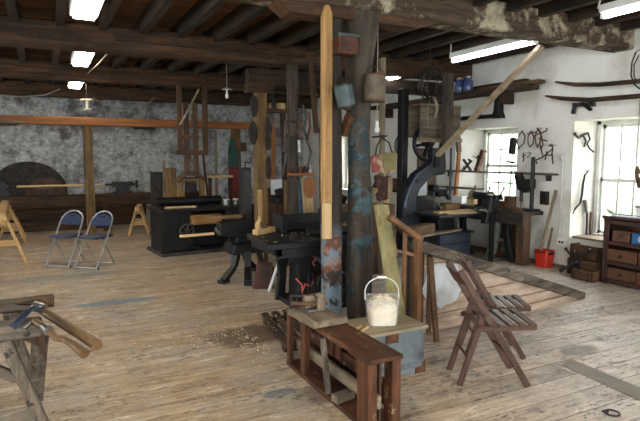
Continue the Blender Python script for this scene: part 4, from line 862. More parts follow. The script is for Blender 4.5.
# curved C frame, outline measured on the plane y = 7
def fr(pts, y=7.0): return [(onY(a, b, y).x, onY(a, b, y).z) for a, b in pts]
outer = [(394, 222), (400, 217), (401, 209), (402.5, 197), (406, 185.6), (413, 173.7), (425, 165), (431, 160), (430, 148), (443, 148), (444, 166), (443, 174), (437, 175), (431, 176), (425, 181), (418, 189), (414, 200), (415, 211), (418, 222), (436, 232), (440, 242), (412, 242), (396, 228)]
MB().prism(fr(outer), (0, 6.93, 0), (1, 0, 0), (0, 0, 1), (0, .16, 0)).build('curved_frame', 'navy_iron', bs, .02)
rim = [(402, 207), (403.5, 198), (407, 187), (414, 175), (425, 167)]
MB().tube([(x, 6.925, z) for x, z in fr(rim)], .018, 8).build('frame_rib', paint('edge_worn_navy', '596075', '2d3447', .5, .35, .3, .5, 7), bs, smooth=60)
for px, py, r in ((407, 199, .04), (417, 181, .03), (408, 216, .025)):
    p = onY(px, py, 6.93); MB().cyl((p.x, 6.915, p.z), (p.x, 6.94, p.z), r, n=16).build('boss', 'black_iron', bs, smooth=50)
p = onY(436.5, 160, 6.93); MB().box(p.x-.045, p.x+.045, 6.90, 6.95, p.z-.12, p.z+.12).build('guide_slot', 'black_rubber', bs)
MB().box(5.2, 6.12, 6.30, 7.10, .69, .73).build('saw_table', 'navy_iron', bs, .006)
MB().prism([(5.45, .45), (5.8, .45), (5.7, .69), (5.4, .69)], (0, 6.6, 0), (1, 0, 0), (0, 0, 1), (0, .3, 0)).build('table_bracket', 'black_iron', bs, .008)
MB().lathe([(.05, 0), (.36, 0), (.40, .02), (.40, .07), (.36, .09), (.05, .09)], (5.68, 7.28, .55), (0, 1, 0), 28).build('lower_wheel', 'black_iron', bs, smooth=40)
cx_ = onY(430, 143, 7.15); wl = MB(); wl.torus((cx_.x, 7.2, cx_.z), (0, 1, 0), .28, .035, 32, 8)
for k in range(6): a = math.pi/3*k+.2; wl.bar((cx_.x, 7.2, cx_.z), (cx_.x+.28*math.cos(a), 7.2, cx_.z+.28*math.sin(a)), .05, .03, (0, 1, 0))
wl.cyl((cx_.x, 7.1, cx_.z), (cx_.x, 7.3, cx_.z), .06, n=16).build('upper_wheel', 'black_iron', bs, smooth=40)
g0, g1 = onY(408, 108, 7.35), onY(446, 150, 7.35)
MB().box(g0.x, g1.x+.02, 7.32, 7.36, g1.z+.2, g0.z+.05).build('wheel_guard', 'grey_wood', bs, .004)
MB().box(g0.x, g1.x+.02, 7.02, 7.04, g0.z-.50, g0.z+.02).build('guard_front', Wood('dusty_guard_wood', '7a6d5c', '4c4136', '332a22', .5, 9, .85), bs, .004)
MB().box(g0.x, g1.x+.02, 7.02, 7.36, g0.z+.02, g0.z+.05).build('guard_lid', 'grey_wood', bs, .004)
MB().box(g0.x-.02, g1.x+.05, 7.0, 7.05, g0.z-.56, g0.z-.50).build('guard_rail', 'grey_wood', bs, .004)
p0, p1 = onY(404.5, 92, 7.3), onY(404.5, 235, 7.3); MB().box(p0.x-.06, p0.x+.06, 7.26, 7.4, 0, 2.7).build('rear_column', 'black_iron', bs, .006)
q0 = onY(450, 150, 7.0); MB().cyl((q0.x, 6.97, .95), (q0.x, 6.97, 1.75), .022, n=10).build('guide_rod', 'navy_iron', bs, smooth=60)
p = onY(448.5, 197, 6.97); MB().ball((p.x, 6.97, p.z), .05, 12).build('rod_weight', 'navy_iron', bs, smooth=60)
p = onY(434, 195, 6.95); MB().box(p.x-.008, p.x+.008, 6.94, 6.96, .73, 1.5).build('saw_blade', 'steel', bs)
MB().bar((p.x-.05, 7.0, 1.05), (p.x+.3, 7.0, 1.0), .05, .12).cyl((p.x, 6.9, 1.1), (p.x, 7.05, 1.1), .06, n=14).cyl((p.x+.1, 6.9, 1.0), (p.x+.1, 7.05, 1.0), .05, n=14).build('blade_guide', 'black_iron', bs, .006)
o = MB().obox((onY(422, 185, 7.5).x, 7.5, onY(422, 185, 7.5).z), (.2, .012, .36)).build('paper_notice', 'paper'); tag(o, 'white paper notice seen through the curve of the bandsaw frame', 'notice')
o = MB().box(onY(414, 205, 7.62).x, onY(432, 205, 7.62).x, 7.515, 7.56, 0, 1.75).build('backing_board', 'brown_wood'); tag(o, 'brown backing board standing behind the white paper notice', 'board')
o = MB().obox((5.75, 6.62, .745), (.75, .14, .028), (0, 0, .08)).build('sawn_board', 'pale_wood', bevel=.003); tag(o, 'pale sawn board lying on the bandsaw table', 'board')
o = MB().obox((5.70, 6.38, .742), (.55, .05, .022), (0, 0, -.04)).build('sawn_strip', 'pale_wood', bevel=.003); tag(o, 'narrow pale strip at the front edge of the bandsaw table', 'strip')
o = MB().obox((5.84, 6.79, .791), (.30, .10, .12), (0, 0, .06)).build('wooden_box', 'tan_post', bevel=.004); tag(o, 'low tan wooden box at the back of the bandsaw table', 'box')
# long plank resting across the bandsaw base
o = MB().bar((4.75, 6.2, .47), (5.75, 6.5, .47), .12, .03).build('loose_plank', 'grey_wood'); tag(o, 'grey plank resting on top of the bandsaw base box', 'plank')
o = MB().bar((4.98, 7.12, .0), (5.12, 7.8, 1.55), .13, .05, (1, 0, 0)).build('leaning_plank', 'pale_wood', bevel=.004); tag(o, 'pale plank leaning behind the curved bandsaw frame near the hanging bag', 'plank')

# ================================================================== HUNG FROM THE POSTS
def tin(lab, c, r, h, tilt, mat, band):
    t_ = thing('hanging_tin', lab, 'tin', c); R = Euler(tilt).to_matrix(); ax = R @ Vector((0, 0, 1))
    LB().lathe([(r*.93, 0), (r, .004), (r, h*.5), (r, h), (r-.008, h), (r-.012, .02), (.01, .02)], (0, 0, 0), ax, 24).build('tin_body', mat, t_, smooth=40)
    LB().torus(ax*.012, ax, r*.97, .007, 24, 6).build('bottom_rim', band, t_, smooth=60); LB().torus(ax*h, ax, r, .008, 24, 6).build('tin_rim', band, t_, smooth=60)
    e = R @ Vector((1, 0, 0)); pts = [ax*h*.9+e*r*math.cos(math.pi*k/8)+ax*r*1.1*math.sin(math.pi*k/8) for k in range(9)]; LB().tube(pts, .004, 6).build('wire_handle', 'dark_steel', t_, smooth=60)
M['tin_teal'] = paint('dull_teal_tin', '4c5c5c', '2e393b', .5, .5, .3, .4, 7, '6b5a44', .60)
M['tin_grey'] = paint('paint_spattered_tin', '6a5f50', '3e362d', .5, .6, .2, .3, 7, 'a9a087', .66)
p = onY(347, 107, 4.25); tin('dull teal paint tin hung askew between the two thick posts', p, .085, .20, (.05, -.25, 0), M['tin_teal'], 'dark_steel')
p = onY(374, 102, 4.235); tin('paint-spattered grey-brown tin hung on the round tree-trunk post', p, .10, .24, (0, .04, 0), M['tin_grey'], 'rust')
bx = thing('square_box', 'small rusty red square box fixed between the tops of the two thick posts', 'box', onY(347, 56, 4.3))
a, b = onY(338, 34, 4.3), onY(357, 55, 4.3)
MB().box(a.x, b.x, 4.28, 4.42, b.z, a.z).build('box_body', 'rust', bx, .004); MB().box(a.x+.02, b.x-.02, 4.274, 4.282, b.z+.02, a.z-.02).build('box_front', paint('dull_red', '55332a', '38241e', .5, .6, 0, .3, 9), bx); MB().box(a.x-.01, b.x+.01, 4.27, 4.43, a.z-.015, a.z+.01).build('box_rim', 'tin_teal', bx)
o = MB().bar(onY(350, 115, 4.4), onY(343, 135, 4.5), .06, .08).build('wedge_block', 'rust', bevel=.005); tag(o, 'rusty wedge block fixed between the two thick posts below the teal tin', 'block')
o = MB().bar((2.49, 4.5, 2.1), (2.63, 4.5, 2.06), .06, .06).build('post_spacer', 'dark_timber'); tag(o, 'dark timber spacer nailed between the two thick posts', 'block')
# iron hook & bits on the teal post
p = onY(352, 143, 4.34); o = MB().torus(p, (0, 1, 0), .035, .008, 16, 6, (-.5, 4)).build('iron_hook', 'dark_steel', smooth=60); tag(o, 'small iron hook on the side of the round tree-trunk post', 'hook')
o = MB().obox(onY(385, 190, 4.33)+Vector((-.12, 0, -.0)), (.06, .02, .05)).build('nailed_block', 'tan_post'); tag(o, 'small tan block nailed to the teal-painted post', 'block')

# green leaning plank and old sash frame
o = MB().bar(onY(405, 345, 3.62)*Vector((1, 1, 0)) if False else Vector((onY(403, 330, 3.62).x, 3.62, 0)), onY(381, 205, 4.08), .135, .045, (0, -1, 0)).build('leaning_plank', 'green_pine', bevel=.004); tag(o, 'greenish treated plank leaning against the round post behind the pail', 'plank')
sf = thing('old_sash_frame', 'reddish old wooden frame with a sloping top rail leaning behind the grey chest', 'frame', (2.8, 3.74, 0))
a, b = onY(389, 217, 3.76), onY(421, 240, 3.72)
MB().bar(a, b, .045, .07, (0, 1, 0)).build('top_rail', 'sash_wood', sf, .004)
MB().bar((b.x-.03, 3.72, 0), (b.x-.03, 3.72, b.z+.01), .07, .045, (1, 0, 0)).build('stile', 'sash_wood', sf, .004)
xl = onY(404, 260, 3.8).x; MB().bar((xl, 3.80, 0), (xl, 3.79, a.z-.14), .03, .03, (1, 0, 0)).build('stile', 'sash_wood', sf, .004)
q0, q1 = onY(403, 252, 3.78), onY(417, 256, 3.76); MB().bar(q0, q1, .03, .07, (0, 1, 0)).build('middle_rail', 'sash_wood', sf, .003)
MB().bar((xl, 3.79, .08), (b.x, 3.74, .08), .04, .09, (0, 1, 0)).build('bottom_rail', 'sash_wood', sf, .003)
MB().prism([(xl, .1), (b.x-.05, .1), (b.x-.05, b.z-.03), (xl, b.z+.05)], (0, 3.80, 0), (1, 0, 0), (0, 0, 1), (0, .01, 0)).build('dusty_panel', paint('dusty_grey_panel', '34302c', '1f1c1a', .5, .3, 0, .5, 4), sf)

# ================================================================== BAG, CLOCK, WIRE COIL
bg_ = thing('hanging_bag', 'patterned red, green and cream cloth bag hanging by looped handles before the white wall', 'bag', onY(385, 172, 6.0))
t = NT('patchwork_cloth'); v = t.coords((9, 9, 9)); vo = t.n('TexVoronoi'); vo.inputs['Scale'].default_value = 1.3; t.l(v, vo.inputs['Vector']); sp = t.n('SeparateColor'); t.l(vo.outputs['Color'], sp.inputs[0])
M['cloth'] = t.done(t.ramp(sp.outputs[0], [(.2, '8d5148'), (.4, '85795a'), (.6, 'b5a78b'), (.8, '9a6a5e')]), .9, 0, .1)
a, b = onY(371, 154, 6.0), onY(394, 172, 6.0)
MB().prism([(a.x, a.z-.03), (a.x+.14, a.z), (b.x, a.z+.04), (b.x+.01, b.z+.02), (b.x-.12, b.z-.02), (a.x+.03, b.z)], (0, 5.96, 0), (1, 0, 0), (0, 0, 1), (0, .08, 0)).build('bag_body', 'cloth', bg_, .012)
MB().prism([(b.x-.22, a.z-.01), (b.x, a.z+.03), (b.x, b.z+.03), (b.x-.18, b.z)], (0, 5.952, 0), (1, 0, 0), (0, 0, 1), (0, .006, 0)).build('bag_pocket', paint('olive_cloth', '8a7f58', '6d6544', .4, .9, 0, .1), bg_)
h = onY(382, 138, 6.0); MB().tube([(a.x+.06, 5.98, a.z-.01), (a.x+.08, 5.98, a.z+.12), (h.x, 5.98, h.z), (h.x+.1, 5.98, h.z-.06), (b.x-.05, 5.98, a.z+.02)], .009, 6).build('bag_handle', 'black_rubber', bg_, smooth=60)
MB().cyl((h.x-.15, 6.0, h.z+.01), (h.x+.08, 6.0, h.z+.03), .012, n=8).build('hook_bar', 'dark_steel', bg_)
bg2 = thing('hanging_cloth', 'dark red patterned cloth bundle hanging below the patchwork bag', 'cloth', onY(381, 198, 6.1))
a, b = onY(371, 175, 6.1), onY(386, 198, 6.1); MB().prism([(a.x, a.z), (b.x, a.z-.02), (b.x-.01, b.z), (a.x+.05, b.z-.03)], (0, 5.96, 0), (1, 0, 0), (0, 0, 1), (0, .09, 0)).build('cloth_fold', paint('dark_patterned_cloth', '4a322c', '2e2421', .5, .9, 0, .1, 12, '756a57', .58), bg2, .015)
MB().box(b.x-.07, b.x, 5.952, 5.97, b.z, a.z-.03).build('cloth_edge', paint('tan_cloth', '85755a', '6d5f48', .4, .9), bg2)
# upright board the bag hangs on
o = MB().box(4.02, 4.07, 6.08, 6.16, 0, 2.9).build('support_post', 'grey_wood'); tag(o, 'thin grey upright behind the patchwork bag', 'post')
o = MB().box(3.5, 4.3, 6.16, 6.5, 0, .95).build('timber_stack', 'brown_wood'); tag(o, 'brown timber bin standing behind the green leaning plank', 'bin')
ck = thing('wall_clock', 'round dark-rimmed clock on the white wall half behind the bandsaw column', 'clock', onX(400, 145, 6.57))
c = onX(401, 145, 6.57); MB().cyl((6.60, c.y, c.z), (6.55, c.y, c.z), .21, n=28).build('clock_case', 'navy_iron', ck, smooth=40); MB().cyl((6.551, c.y, c.z), (6.545, c.y, c.z), .17, n=28).build('clock_face', paint('blue_grey_face', '7d8894', '6b7682', .3, .4), ck)
MB().box(6.538, 6.546, c.y-.01, c.y+.01, c.z-.01, c.z+.12).box(6.538, 6.546, c.y-.09, c.y+.01, c.z-.01, c.z+.01).build('clock_hand', 'black_rubber', ck)
wc = thing('wire_coil', 'large coil of wire hanging from the beam above the bandsaw', 'coil', (4.95, 6.3, 2.4))
c = Vector((4.97, 6.3, 2.66)); mb = MB(); rd = random.Random(3)
for k in range(9): mb.torus(c+Vector((rd.uniform(-.03, .03)+.01*k, rd.uniform(-.05, .05), rd.uniform(-.04, .04)-.008*k)), (rd.uniform(-.1, .1)-.25, 1, rd.uniform(-.08, .08)), .215+rd.uniform(-.02, .02), .006, 36, 6)
mb.build('wire_loops', 'dark_steel', wc, smooth=60)
MB().cyl((4.97, 6.3, 2.86), (4.97, 6.3, 3.325), .008, n=6).build('hanging_wire', 'dark_steel', wc); MB().tube([(5.05, 6.3, 2.46), (5.10, 6.28, 2.3), (5.08, 6.3, 2.16)], .022, 8).tube([(4.98, 6.3, 2.46), (4.94, 6.3, 2.25), (4.95, 6.3, 2.0)], .006, 6).build('wire_tail', 'grey_wood', wc, smooth=60)

# ================================================================== WORKBENCH ALONG THE RIGHT WALL
be = thing('iron_bench', 'long workbench on splayed grey-green iron legs below the window', 'workbench', (6.25, 6.3, 0))
MB().box(6.15, 6.58, 5.60, 7.45, .745, .80).build('bench_top', 'bench_top', be, .006)
MB().box(6.17, 6.22, 5.62, 7.4, .60, .745).build('front_rail', 'bench_top', be, .004)
MB().box(6.22, 6.36, 5.63, 5.78, 0, .745).build('end_post', 'brown_wood', be, .006)
for y0 in (6.12, 7.1):
    for sg in (-1, 1):
        MB().prism([(.02, .74), (.16, .74), (.15, .5), (.20, .25), (.30, .06), (.36, 0), (.20, 0), (.13, .1), (.07, .35)], (6.24, y0, 0), (0, sg, 0), (0, 0, 1), (.08, 0, 0)).build('iron_leg', 'green_iron' if sg > 0 else 'black_iron', be, .006)
    MB().box(6.25, 6.31, y0-.12, y0+.12, .30, .34).build('leg_tie', 'green_iron', be)
MB().box(6.32, 6.38, 5.79, 7.3, .06, .12).build('foot_rail', 'brown_wood', be, .004)
dp = thing('bench_drill', 'black bench drill clamped on a tall dark pillar at the end of the workbench', 'drill', (6.42, 5.7, .80))
MB().cyl((6.41, 5.68, .80), (6.41, 5.68, 1.60), .03, n=12).box(6.37, 6.53, 5.62, 5.76, .80, .83).build('pillar', 'black_iron', dp, smooth=50)
MB().prism([(5.66, 1.28), (5.66, 1.14), (5.80, 1.06), (5.93, 1.12), (5.99, 1.32), (5.93, 1.38), (5.86, 1.26)], (6.35, 0, 0), (0, 1, 0), (0, 0, 1), (.12, 0, 0)).build('drill_head', 'black_iron', dp, .012)
MB().cyl((6.41, 5.88, 1.08), (6.41, 5.88, .93), .025, n=10).cyl((6.41, 5.88, .93), (6.41, 5.88, .845), .008, n=8).build('chuck', 'dark_steel', dp, smooth=50)
MB().tube([(6.38, 5.9, 1.32), (6.32, 5.96, 1.40), (6.28, 5.96, 1.38)], .012, 8).build('feed_handle', 'dark_steel', dp, smooth=60)
sh = thing('window_shelf', 'long narrow plank shelf running across the window above the workbench', 'shelf', (6.4, 6.6, 1.33))
MB().box(6.49, 6.597, 5.38, 7.75, 1.335, 1.365).build('shelf_plank', 'weathered', sh, .004)
MB().box(6.52, 6.6, 5.5, 5.54, 1.25, 1.335).box(6.52, 6.6, 7.66, 7.7, 1.25, 1.335).build('shelf_bracket', 'dark_steel', sh)
s2 = thing('tool_rail', 'short lower plank shelf below the long one, in the far half of the window', 'shelf', (6.4, 7.2, 1.1))
MB().box(6.30, 6.48, 6.72, 7.7, 1.06, 1.085).build('shelf_plank', 'weathered', s2, .004); MB().box(6.48, 6.6, 7.64, 7.68, 1.0, 1.06).build('shelf_bracket', 'dark_steel', s2)
# clutter on the bench, each thing by itself
def clamp_vice(lab, loc, rz, k=1.0):
    r = thing('bench_vice', lab, 'vice', loc, rz)
    LB().box(-.08*k, .08*k, -.09*k, .09*k, 0, .03*k).cyl((0, 0, .03*k), (0, 0, .10*k), .045*k, n=12).build('base', 'black_iron', r, .004)
    LB().prism([(-.14, .10), (.06, .10), (.08, .16), (.05, .20), (.01, .20), (.0, .15), (-.14, .14)], (0, -.05*k, 0), (k, 0, 0), (0, 0, k), (0, .10*k, 0)).build('fixed_jaw', 'black_iron', r, .004)
    LB().prism([(-.14, .12), (-.05, .12), (-.03, .20), (-.07, .20), (-.14, .15)], (0, -.05*k, 0), (k, 0, 0), (0, 0, k), (0, .10*k, 0)).build('moving_jaw', 'dark_steel', r, .004)
    LB().cyl((-.22*k, 0, .13*k), (-.12*k, 0, .13*k), .012*k, n=8).cyl((-.22*k, 0, .03*k), (-.22*k, 0, .24*k), .007*k, n=8).build('screw_handle', 'steel', r, smooth=60)
    return r
p = onX(493, 220, 6.08); lv = thing('leg_vice', 'tall dark iron leg vice at the bench front, nearest the bandsaw', 'vice', (6.06, p.y, 0))
MB().box(6.03, 6.09, p.y-.03, p.y+.03, 0, .86).build('vice_leg', 'black_iron', lv, .006)
MB().prism([(6.01, .84), (6.10, .84), (6.12, .94), (6.10, 1.03), (6.05, 1.03), (6.03, .95)], (0, p.y-.08, 0), (1, 0, 0), (0, 0, 1), (0, .16, 0)).build('rear_jaw', 'black_iron', lv, .006)
MB().prism([(5.88, .60), (5.94, .60), (6.02, .94), (6.02, 1.03), (5.97, 1.03), (5.95, .95)], (0, p.y-.06, 0), (1, 0, 0), (0, 0, 1), (0, .12, 0)).build('front_jaw', 'dark_steel', lv, .006)
MB().cyl((5.80, p.y, .80), (6.05, p.y, .80), .022, n=10).cyl((5.82, p.y-.12, .80), (5.82, p.y+.12, .80), .010, n=8).ball((5.82, p.y-.12, .80), .02, 8).ball((5.82, p.y+.12, .80), .02, 8).build('screw_handle', 'steel', lv, smooth=60)
gw = thing('bench_grinder', 'small dark grinder with two round stones on the workbench under the window', 'grinder', (6.32, 6.62, .80))
LB().box(-.07, .07, -.08, .08, 0, .03).box(-.04, .04, -.05, .05, .03, .12).cyl((0, -.13, .17), (0, .13, .17), .065, n=18).build('motor', 'navy_iron', gw, smooth=40); LB().cyl((0, -.22, .17), (0, -.19, .17), .085, n=22).build('grinding_stone', 'grey_wood', gw, smooth=40); LB().cyl((0, .19, .17), (0, .22, .17), .085, n=22).build('grinding_stone', 'grey_wood', gw, smooth=40)
LB().cyl((0, -.24, .17), (0, .24, .17), .012, n=8).box(-.10, -.07, -.24, -.17, .05, .14).build('spindle', 'steel', gw)
for k, (px, py, w, d, h, mt, lab) in enumerate(((500, 206, .12, .22, .12, 'red_wood', 'reddish open tool box on the workbench below the window'), (510, 206, .12, .14, .20, 'brown_wood', 'tilted brown block on the workbench just left of the bench drill'), (472, 207, .10, .14, .09, 'pale_wood', 'pale wooden offcut on the workbench by the grinder'),
        (459, 207, .16, .2, .13, 'white_paint', 'white cardboard box at the far end of the workbench'), (519, 210, .16, .18, .035, 'brown_wood', 'thin brown board lying flat beside the bench drill'))):
    p = onX(px, py, 6.38); o = MB().obox((p.x, p.y, .801+h/2), (w, d, h), (0, 0, .1*k)).build('bench_item', mt, bevel=.004)
    nm = ('tool_box', 'wooden_block', 'wood_offcut', 'cardboard_box', 'thin_board')[k]; o.name = nm; tag(o, lab, nm.replace('_', ' '))
# small tools standing on the window sill
for k, (px, lab) in enumerate(((485, 'dark hand tool standing on the window sill beside the glazing bar'), (498, 'second dark hand tool on the window sill, next to the glazing bar tool'), (470, 'clamp with a knob standing at the far end of the window sill'))):
    p = onX(px, 195, 6.75); q = thing('small_clamp', lab, 'clamp', (6.75, p.y, .83), .5*k)
    LB().prism([(-.10, 0), (.10, 0), (.11, .05), (.04, .06), (.03, .14), (-.03, .15), (-.05, .06), (-.11, .05)], (0, -.03, 0), (0, 1, 0), (0, 0, 1), (.05, 0, 0)).build('clamp_body', 'dark_steel', q, .004); LB().cyl((.02, -.03, .14), (.02, -.09, .24), .012, n=8).ball((.02, -.09, .25), .022, 10).build('clamp_screw', 'steel', q, smooth=60)
# tools hung in the window reveal
hp2 = thing('hung_plane', 'brown wooden plane hung aslant on the far reveal of the window', 'plane', (6.7, 7.4, 1.4))
a, b = onX(484, 150, 6.75), onX(476.5, 171, 6.75); MB().bar(a, b, .07, .09, (1, 0, 0)).build('plane_body', 'red_wood', hp2, .006); m_ = a.lerp(b, .5); MB().bar(m_+Vector((-.05, .0, .02)), m_+Vector((-.12, .06, .08)), .05, .015).build('plane_iron', 'dark_steel', hp2); MB().bar(a.lerp(b, .25)+Vector((-.04, 0, 0)), a.lerp(b, .35)+Vector((-.09, .02, 0)), .04, .04).build('grip', 'dark_timber', hp2, .006)
cl_ = thing('hung_clamp', 'small dark clamp hung beside the slanting plane in the window', 'clamp', (6.68, 7.5, 1.4))
a = onX(468, 165, 6.66); MB().bar(a+Vector((0, .12, .10)), a+Vector((0, -.10, -.12)), .04, .035).bar(a+Vector((0, .12, -.10)), a+Vector((0, -.06, .06)), .035, .035).bar(a+Vector((0, -.1, .06)), a+Vector((0, .0, .10)), .03, .03).build('clamp_frame', 'dark_steel', cl_, .005); MB().cyl(a+Vector((-.02, .13, -.12)), a+Vector((-.02, .06, -.02)), .02, n=8).build('clamp_screw', 'steel', cl_, smooth=60)
pk = thing('hung_peg_board', 'dark iron fitting hung at the window edge beside the wall tools', 'fitting', onX(517, 148, 6.58))
for px, py, w, h in ((514.5, 146, .10, .26), (512.5, 162, .14, .03)): p = onX(px, py, 6.60); MB().obox((6.56, p.y, p.z), (.06, w, h), (.1, 0, 0)).build('iron_piece', 'dark_steel', pk, .006)
pk.name = 'iron_fitting'
fr_ = thing('wall_mirror', 'small dark framed mirror on the wall beside the bench drill', 'mirror', onX(544, 203, 6.58)); p = onX(544.5, 198, 6.58); MB().box(6.56, 6.6, p.y-.07, p.y+.07, p.z-.10, p.z+.10).build('frame_border', 'dark_timber', fr_, .004); MB().box(6.553, 6.561, p.y-.05, p.y+.05, p.z-.08, p.z+.08).build('frame_glass', 'dark_steel', fr_)
o = MB().bar(onX(541, 250, 6.42), onX(556, 190, 6.57), .035, .03).build('wooden_handle', 'grey_wood'); 
o.name = 'shovel_handle'; tag(o, 'long grey wooden handle leaning in the red bucket against the wall', 'handle')
rb = thing('red_bucket', 'square red plastic bucket on the floor at the end of the workbench', 'bucket', (6.47, 5.46, 0))
mb = LB(); shell(mb, [(rsq(.15, .18, .02), 0), (rsq(.18, .21, .02), .25)]); o = mb.build('bucket_body', 'red_plastic', rb, smooth=40); sm = o.modifiers.new('thick', 'SOLIDIFY'); sm.thickness = .006; sm.offset = 1
LB().box(-.06, .06, -.115, -.105, .19, .23).box(-.105, -.095, -.09, .09, .22, .235).build('bucket_grip', 'black_rubber', rb)
o = MB().bar((6.44, 5.43, .03), (6.535, 5.40, .58), .03, .022).build('short_handle', 'tan_post', bevel=.003); tag(o, 'short tan wooden handle standing in the red bucket by the pipe', 'handle')
o = MB().bar((6.43, 6.0, 0), (6.56, 6.0, .62), .32, .02, (1, 0, 0)).build('leaning_board', 'brown_wood', bevel=.003); tag(o, 'wide brown board leaning under the workbench against the wall', 'board')
o = MB().bar((6.43, 6.42, 0), (6.56, 6.42, .55), .2, .02, (1, 0, 0)).build('leaning_board', 'tan_post', bevel=.003); tag(o, 'narrower tan board leaning under the workbench between the iron legs', 'board')

# ================================================================== TOOLS ON THE RIGHT WALL
def wpts(l, x=6.575): return [onX(a, b, x) for a, b in l]
NT_ = [0]
def hungtool(name, lab, cat, polys, mat, r=.011, group='iron tools hung on the white wall', fl=None):
    t_ = thing(name, lab, cat, wpts([polys[0][0]])[0], 0, group)
    NT_[0] += 1; xx = 6.585-.021*NT_[0]
    for k, pl_ in enumerate(polys): MB().tube(wpts(pl_, xx), r*.75 if k == 0 else r*.62, 8).build('arm' if k else 'body', mat, t_, smooth=60)
    a = wpts([polys[0][0]], xx)[0]; MB().cyl(a, (6.6, a.y, a.z), .004, n=6).build('hanging_nail', 'dark_steel', t_)
    return t_
hungtool('caliper', 'thin iron calipers hung on the wall nearest the window shelf', 'calipers', [[(522, 131), (525, 136), (524, 143), (518, 149)], [(522, 131), (518, 137), (517, 143), (519, 149)]], 'dark_steel', .012)
hungtool('caliper', 'rusty bow calipers hung next to the thin iron calipers', 'calipers', [[(531, 131), (534, 137), (533, 144), (530, 147)], [(531, 131), (528, 137), (528, 143), (530, 147)], [(527, 134), (536, 132)]], 'rust', .013)
hungtool('caliper', 'large rusty calipers at the middle of the group of wall tools', 'calipers', [[(538, 129), (541, 135), (540, 143), (537, 147)], [(538, 129), (535, 136), (536, 144), (538, 148)], [(533, 136), (544, 132)]], 'rust', .014)
hungtool('brace', 'rusty cranked brace hung over the large calipers', 'brace', [[(537, 128), (541, 133), (546, 131), (547, 128)], [(541, 134), (543, 144), (541, 150)], [(539, 139), (547, 141)]], 'rust', .015)
hungtool('tongs', 'long rusty tongs crossing down through the group of wall tools', 'tongs', [[(540, 145), (542, 153), (543, 157), (536, 160), (537, 164)], [(543, 157), (550, 151), (553, 148), (552, 144), (549, 146)]], 'rust', .016)
hungtool('tongs', 'shorter dark tongs hanging lowest beside the pipe on the wall', 'tongs', [[(549, 145), (553, 147), (552, 153), (553, 164)], [(547, 151), (545, 160)], [(546, 155), (552, 155)]], 'dark_steel', .015)
hungtool('gauge', 'small dark gauge hung below the thin iron calipers', 'gauge', [[(523, 153), (524, 158), (523, 162)], [(527, 158), (531, 153), (529, 152)], [(522, 157), (526, 155)]], 'dark_steel', .012)
# iron peg with two prongs above the tools
o = MB().bar(onX(573, 105, 6.57), onX(595, 104.5, 6.57), .045, .055).bar(onX(575, 104, 6.57), onX(573, 114, 6.54), .05, .04).bar(onX(582, 103, 6.57), onX(591, 110, 6.54), .05, .035).build('iron_bracket', 'dark_steel', bevel=.006); tag(o, 'dark forked iron bracket on the wall above the deep window', 'bracket')
for pl_, w, lab in (([(556, 82), (575, 84.5), (600, 84.5), (640, 81)], .045, 'upper of two long curved dark wooden poles along the top of the white wall'), ([(546, 96), (562, 98.5), (590, 100), (640, 96)], .05, 'lower of two long curved dark wooden poles along the top of the white wall')):
    pts = wpts(pl_, 6.49); mb = MB().tube(pts, [w*.5, w, w*1.05, w], 10, flat=.6); mb.cyl(pts[1], pts[1]+Vector((.11, 0, 0)), .01, n=6).cyl(pts[2], pts[2]+Vector((.11, 0, 0)), .01, n=6); tag(mb.build('curved_pole', 'dark_timber', smooth=60), lab, 'pole')
o = MB().tube(wpts([(636, 52), (632, 62), (631, 75), (634, 84), (640, 89)], 6.40), .01, 8).tube(wpts([(639, 55), (634, 65), (634, 76), (638, 84)], 6.40), .008, 8).tube([onX(636, 52, 6.4), onX(636, 52, 6.4)+Vector((.2, 0, .1))], .006, 6).build('hanging_hose', 'dark_steel', smooth=60); tag(o, 'dark looped wire hanging by the beam above the deep window', 'wire')
# things on the far reveal of window 1 (the deep window)
def on_reveal(px, py, off):     # the splayed far reveal of the deep window
    d = ray(px, py); n = Vector((.08, .5, 0)); c = n.dot(Vector((6.6, 5.16-off, EYE))); return Vector((0, 0, EYE)) + d*(c/n.dot(d))
def rpts(l, x=.035): return [on_reveal(a, b, .035) for a, b in l]
ir = thing('trammel', 'black jointed iron tool hung high on the window reveal', 'tool', rpts([(582, 137)])[0])
MB().tube(rpts([(575, 134), (579, 138), (583, 135), (588, 133)]), .016, 8).tube(rpts([(583, 135), (586, 141), (584, 147)]), .013, 8).tube(rpts([(588, 133), (590, 139), (587, 144), (590, 149), (594, 152)]), .013, 8).build('iron_arms', 'dark_steel', ir, smooth=60); MB().ball(rpts([(575, 134)])[0], .025, 10).build('end_knob', 'dark_steel', ir, smooth=60)
MB().cyl(rpts([(583, 135)])[0], rpts([(583, 135)])[0]+Vector((.0, .05, 0)), .008, n=6).build('hanging_nail', 'dark_steel', ir)
sc = thing('scythe_blade', 'long curved black sickle-like blade hung on the window reveal', 'blade', rpts([(588, 171)])[0])
MB().tube(rpts([(589, 170), (585, 175), (583, 184), (582, 195), (580, 203), (574, 211)]), [.012, .018, .022, .022, .018, .012], 8, flat=.5).build('blade', 'navy_iron', sc, smooth=60); MB().tube(rpts([(581, 202), (575, 208), (573, 214)]), .008, 6).build('tang', 'dark_steel', sc); MB().cyl(rpts([(588, 171)])[0], rpts([(588, 171)])[0]+Vector((.0, .05, 0)), .008, n=6).build('hanging_nail', 'dark_steel', sc)
wr_ = thing('adjustable_wrench', 'steel rod tool with a knobbed head standing in the corner of the deep window', 'tool', rpts([(587, 240)])[0])
MB().tube(rpts([(585, 200), (586, 206), (587, 212)]), .026, 8).build('head', 'steel', wr_, smooth=60); MB().tube(rpts([(587, 210), (587, 226), (586, 240)]), .014, 8).build('shaft', 'dark_steel', wr_, smooth=60); MB().tube(rpts([(591, 212), (590, 225), (590, 237)]), .016, 8).build('side_rod', 'brown_wood', wr_, smooth=60)
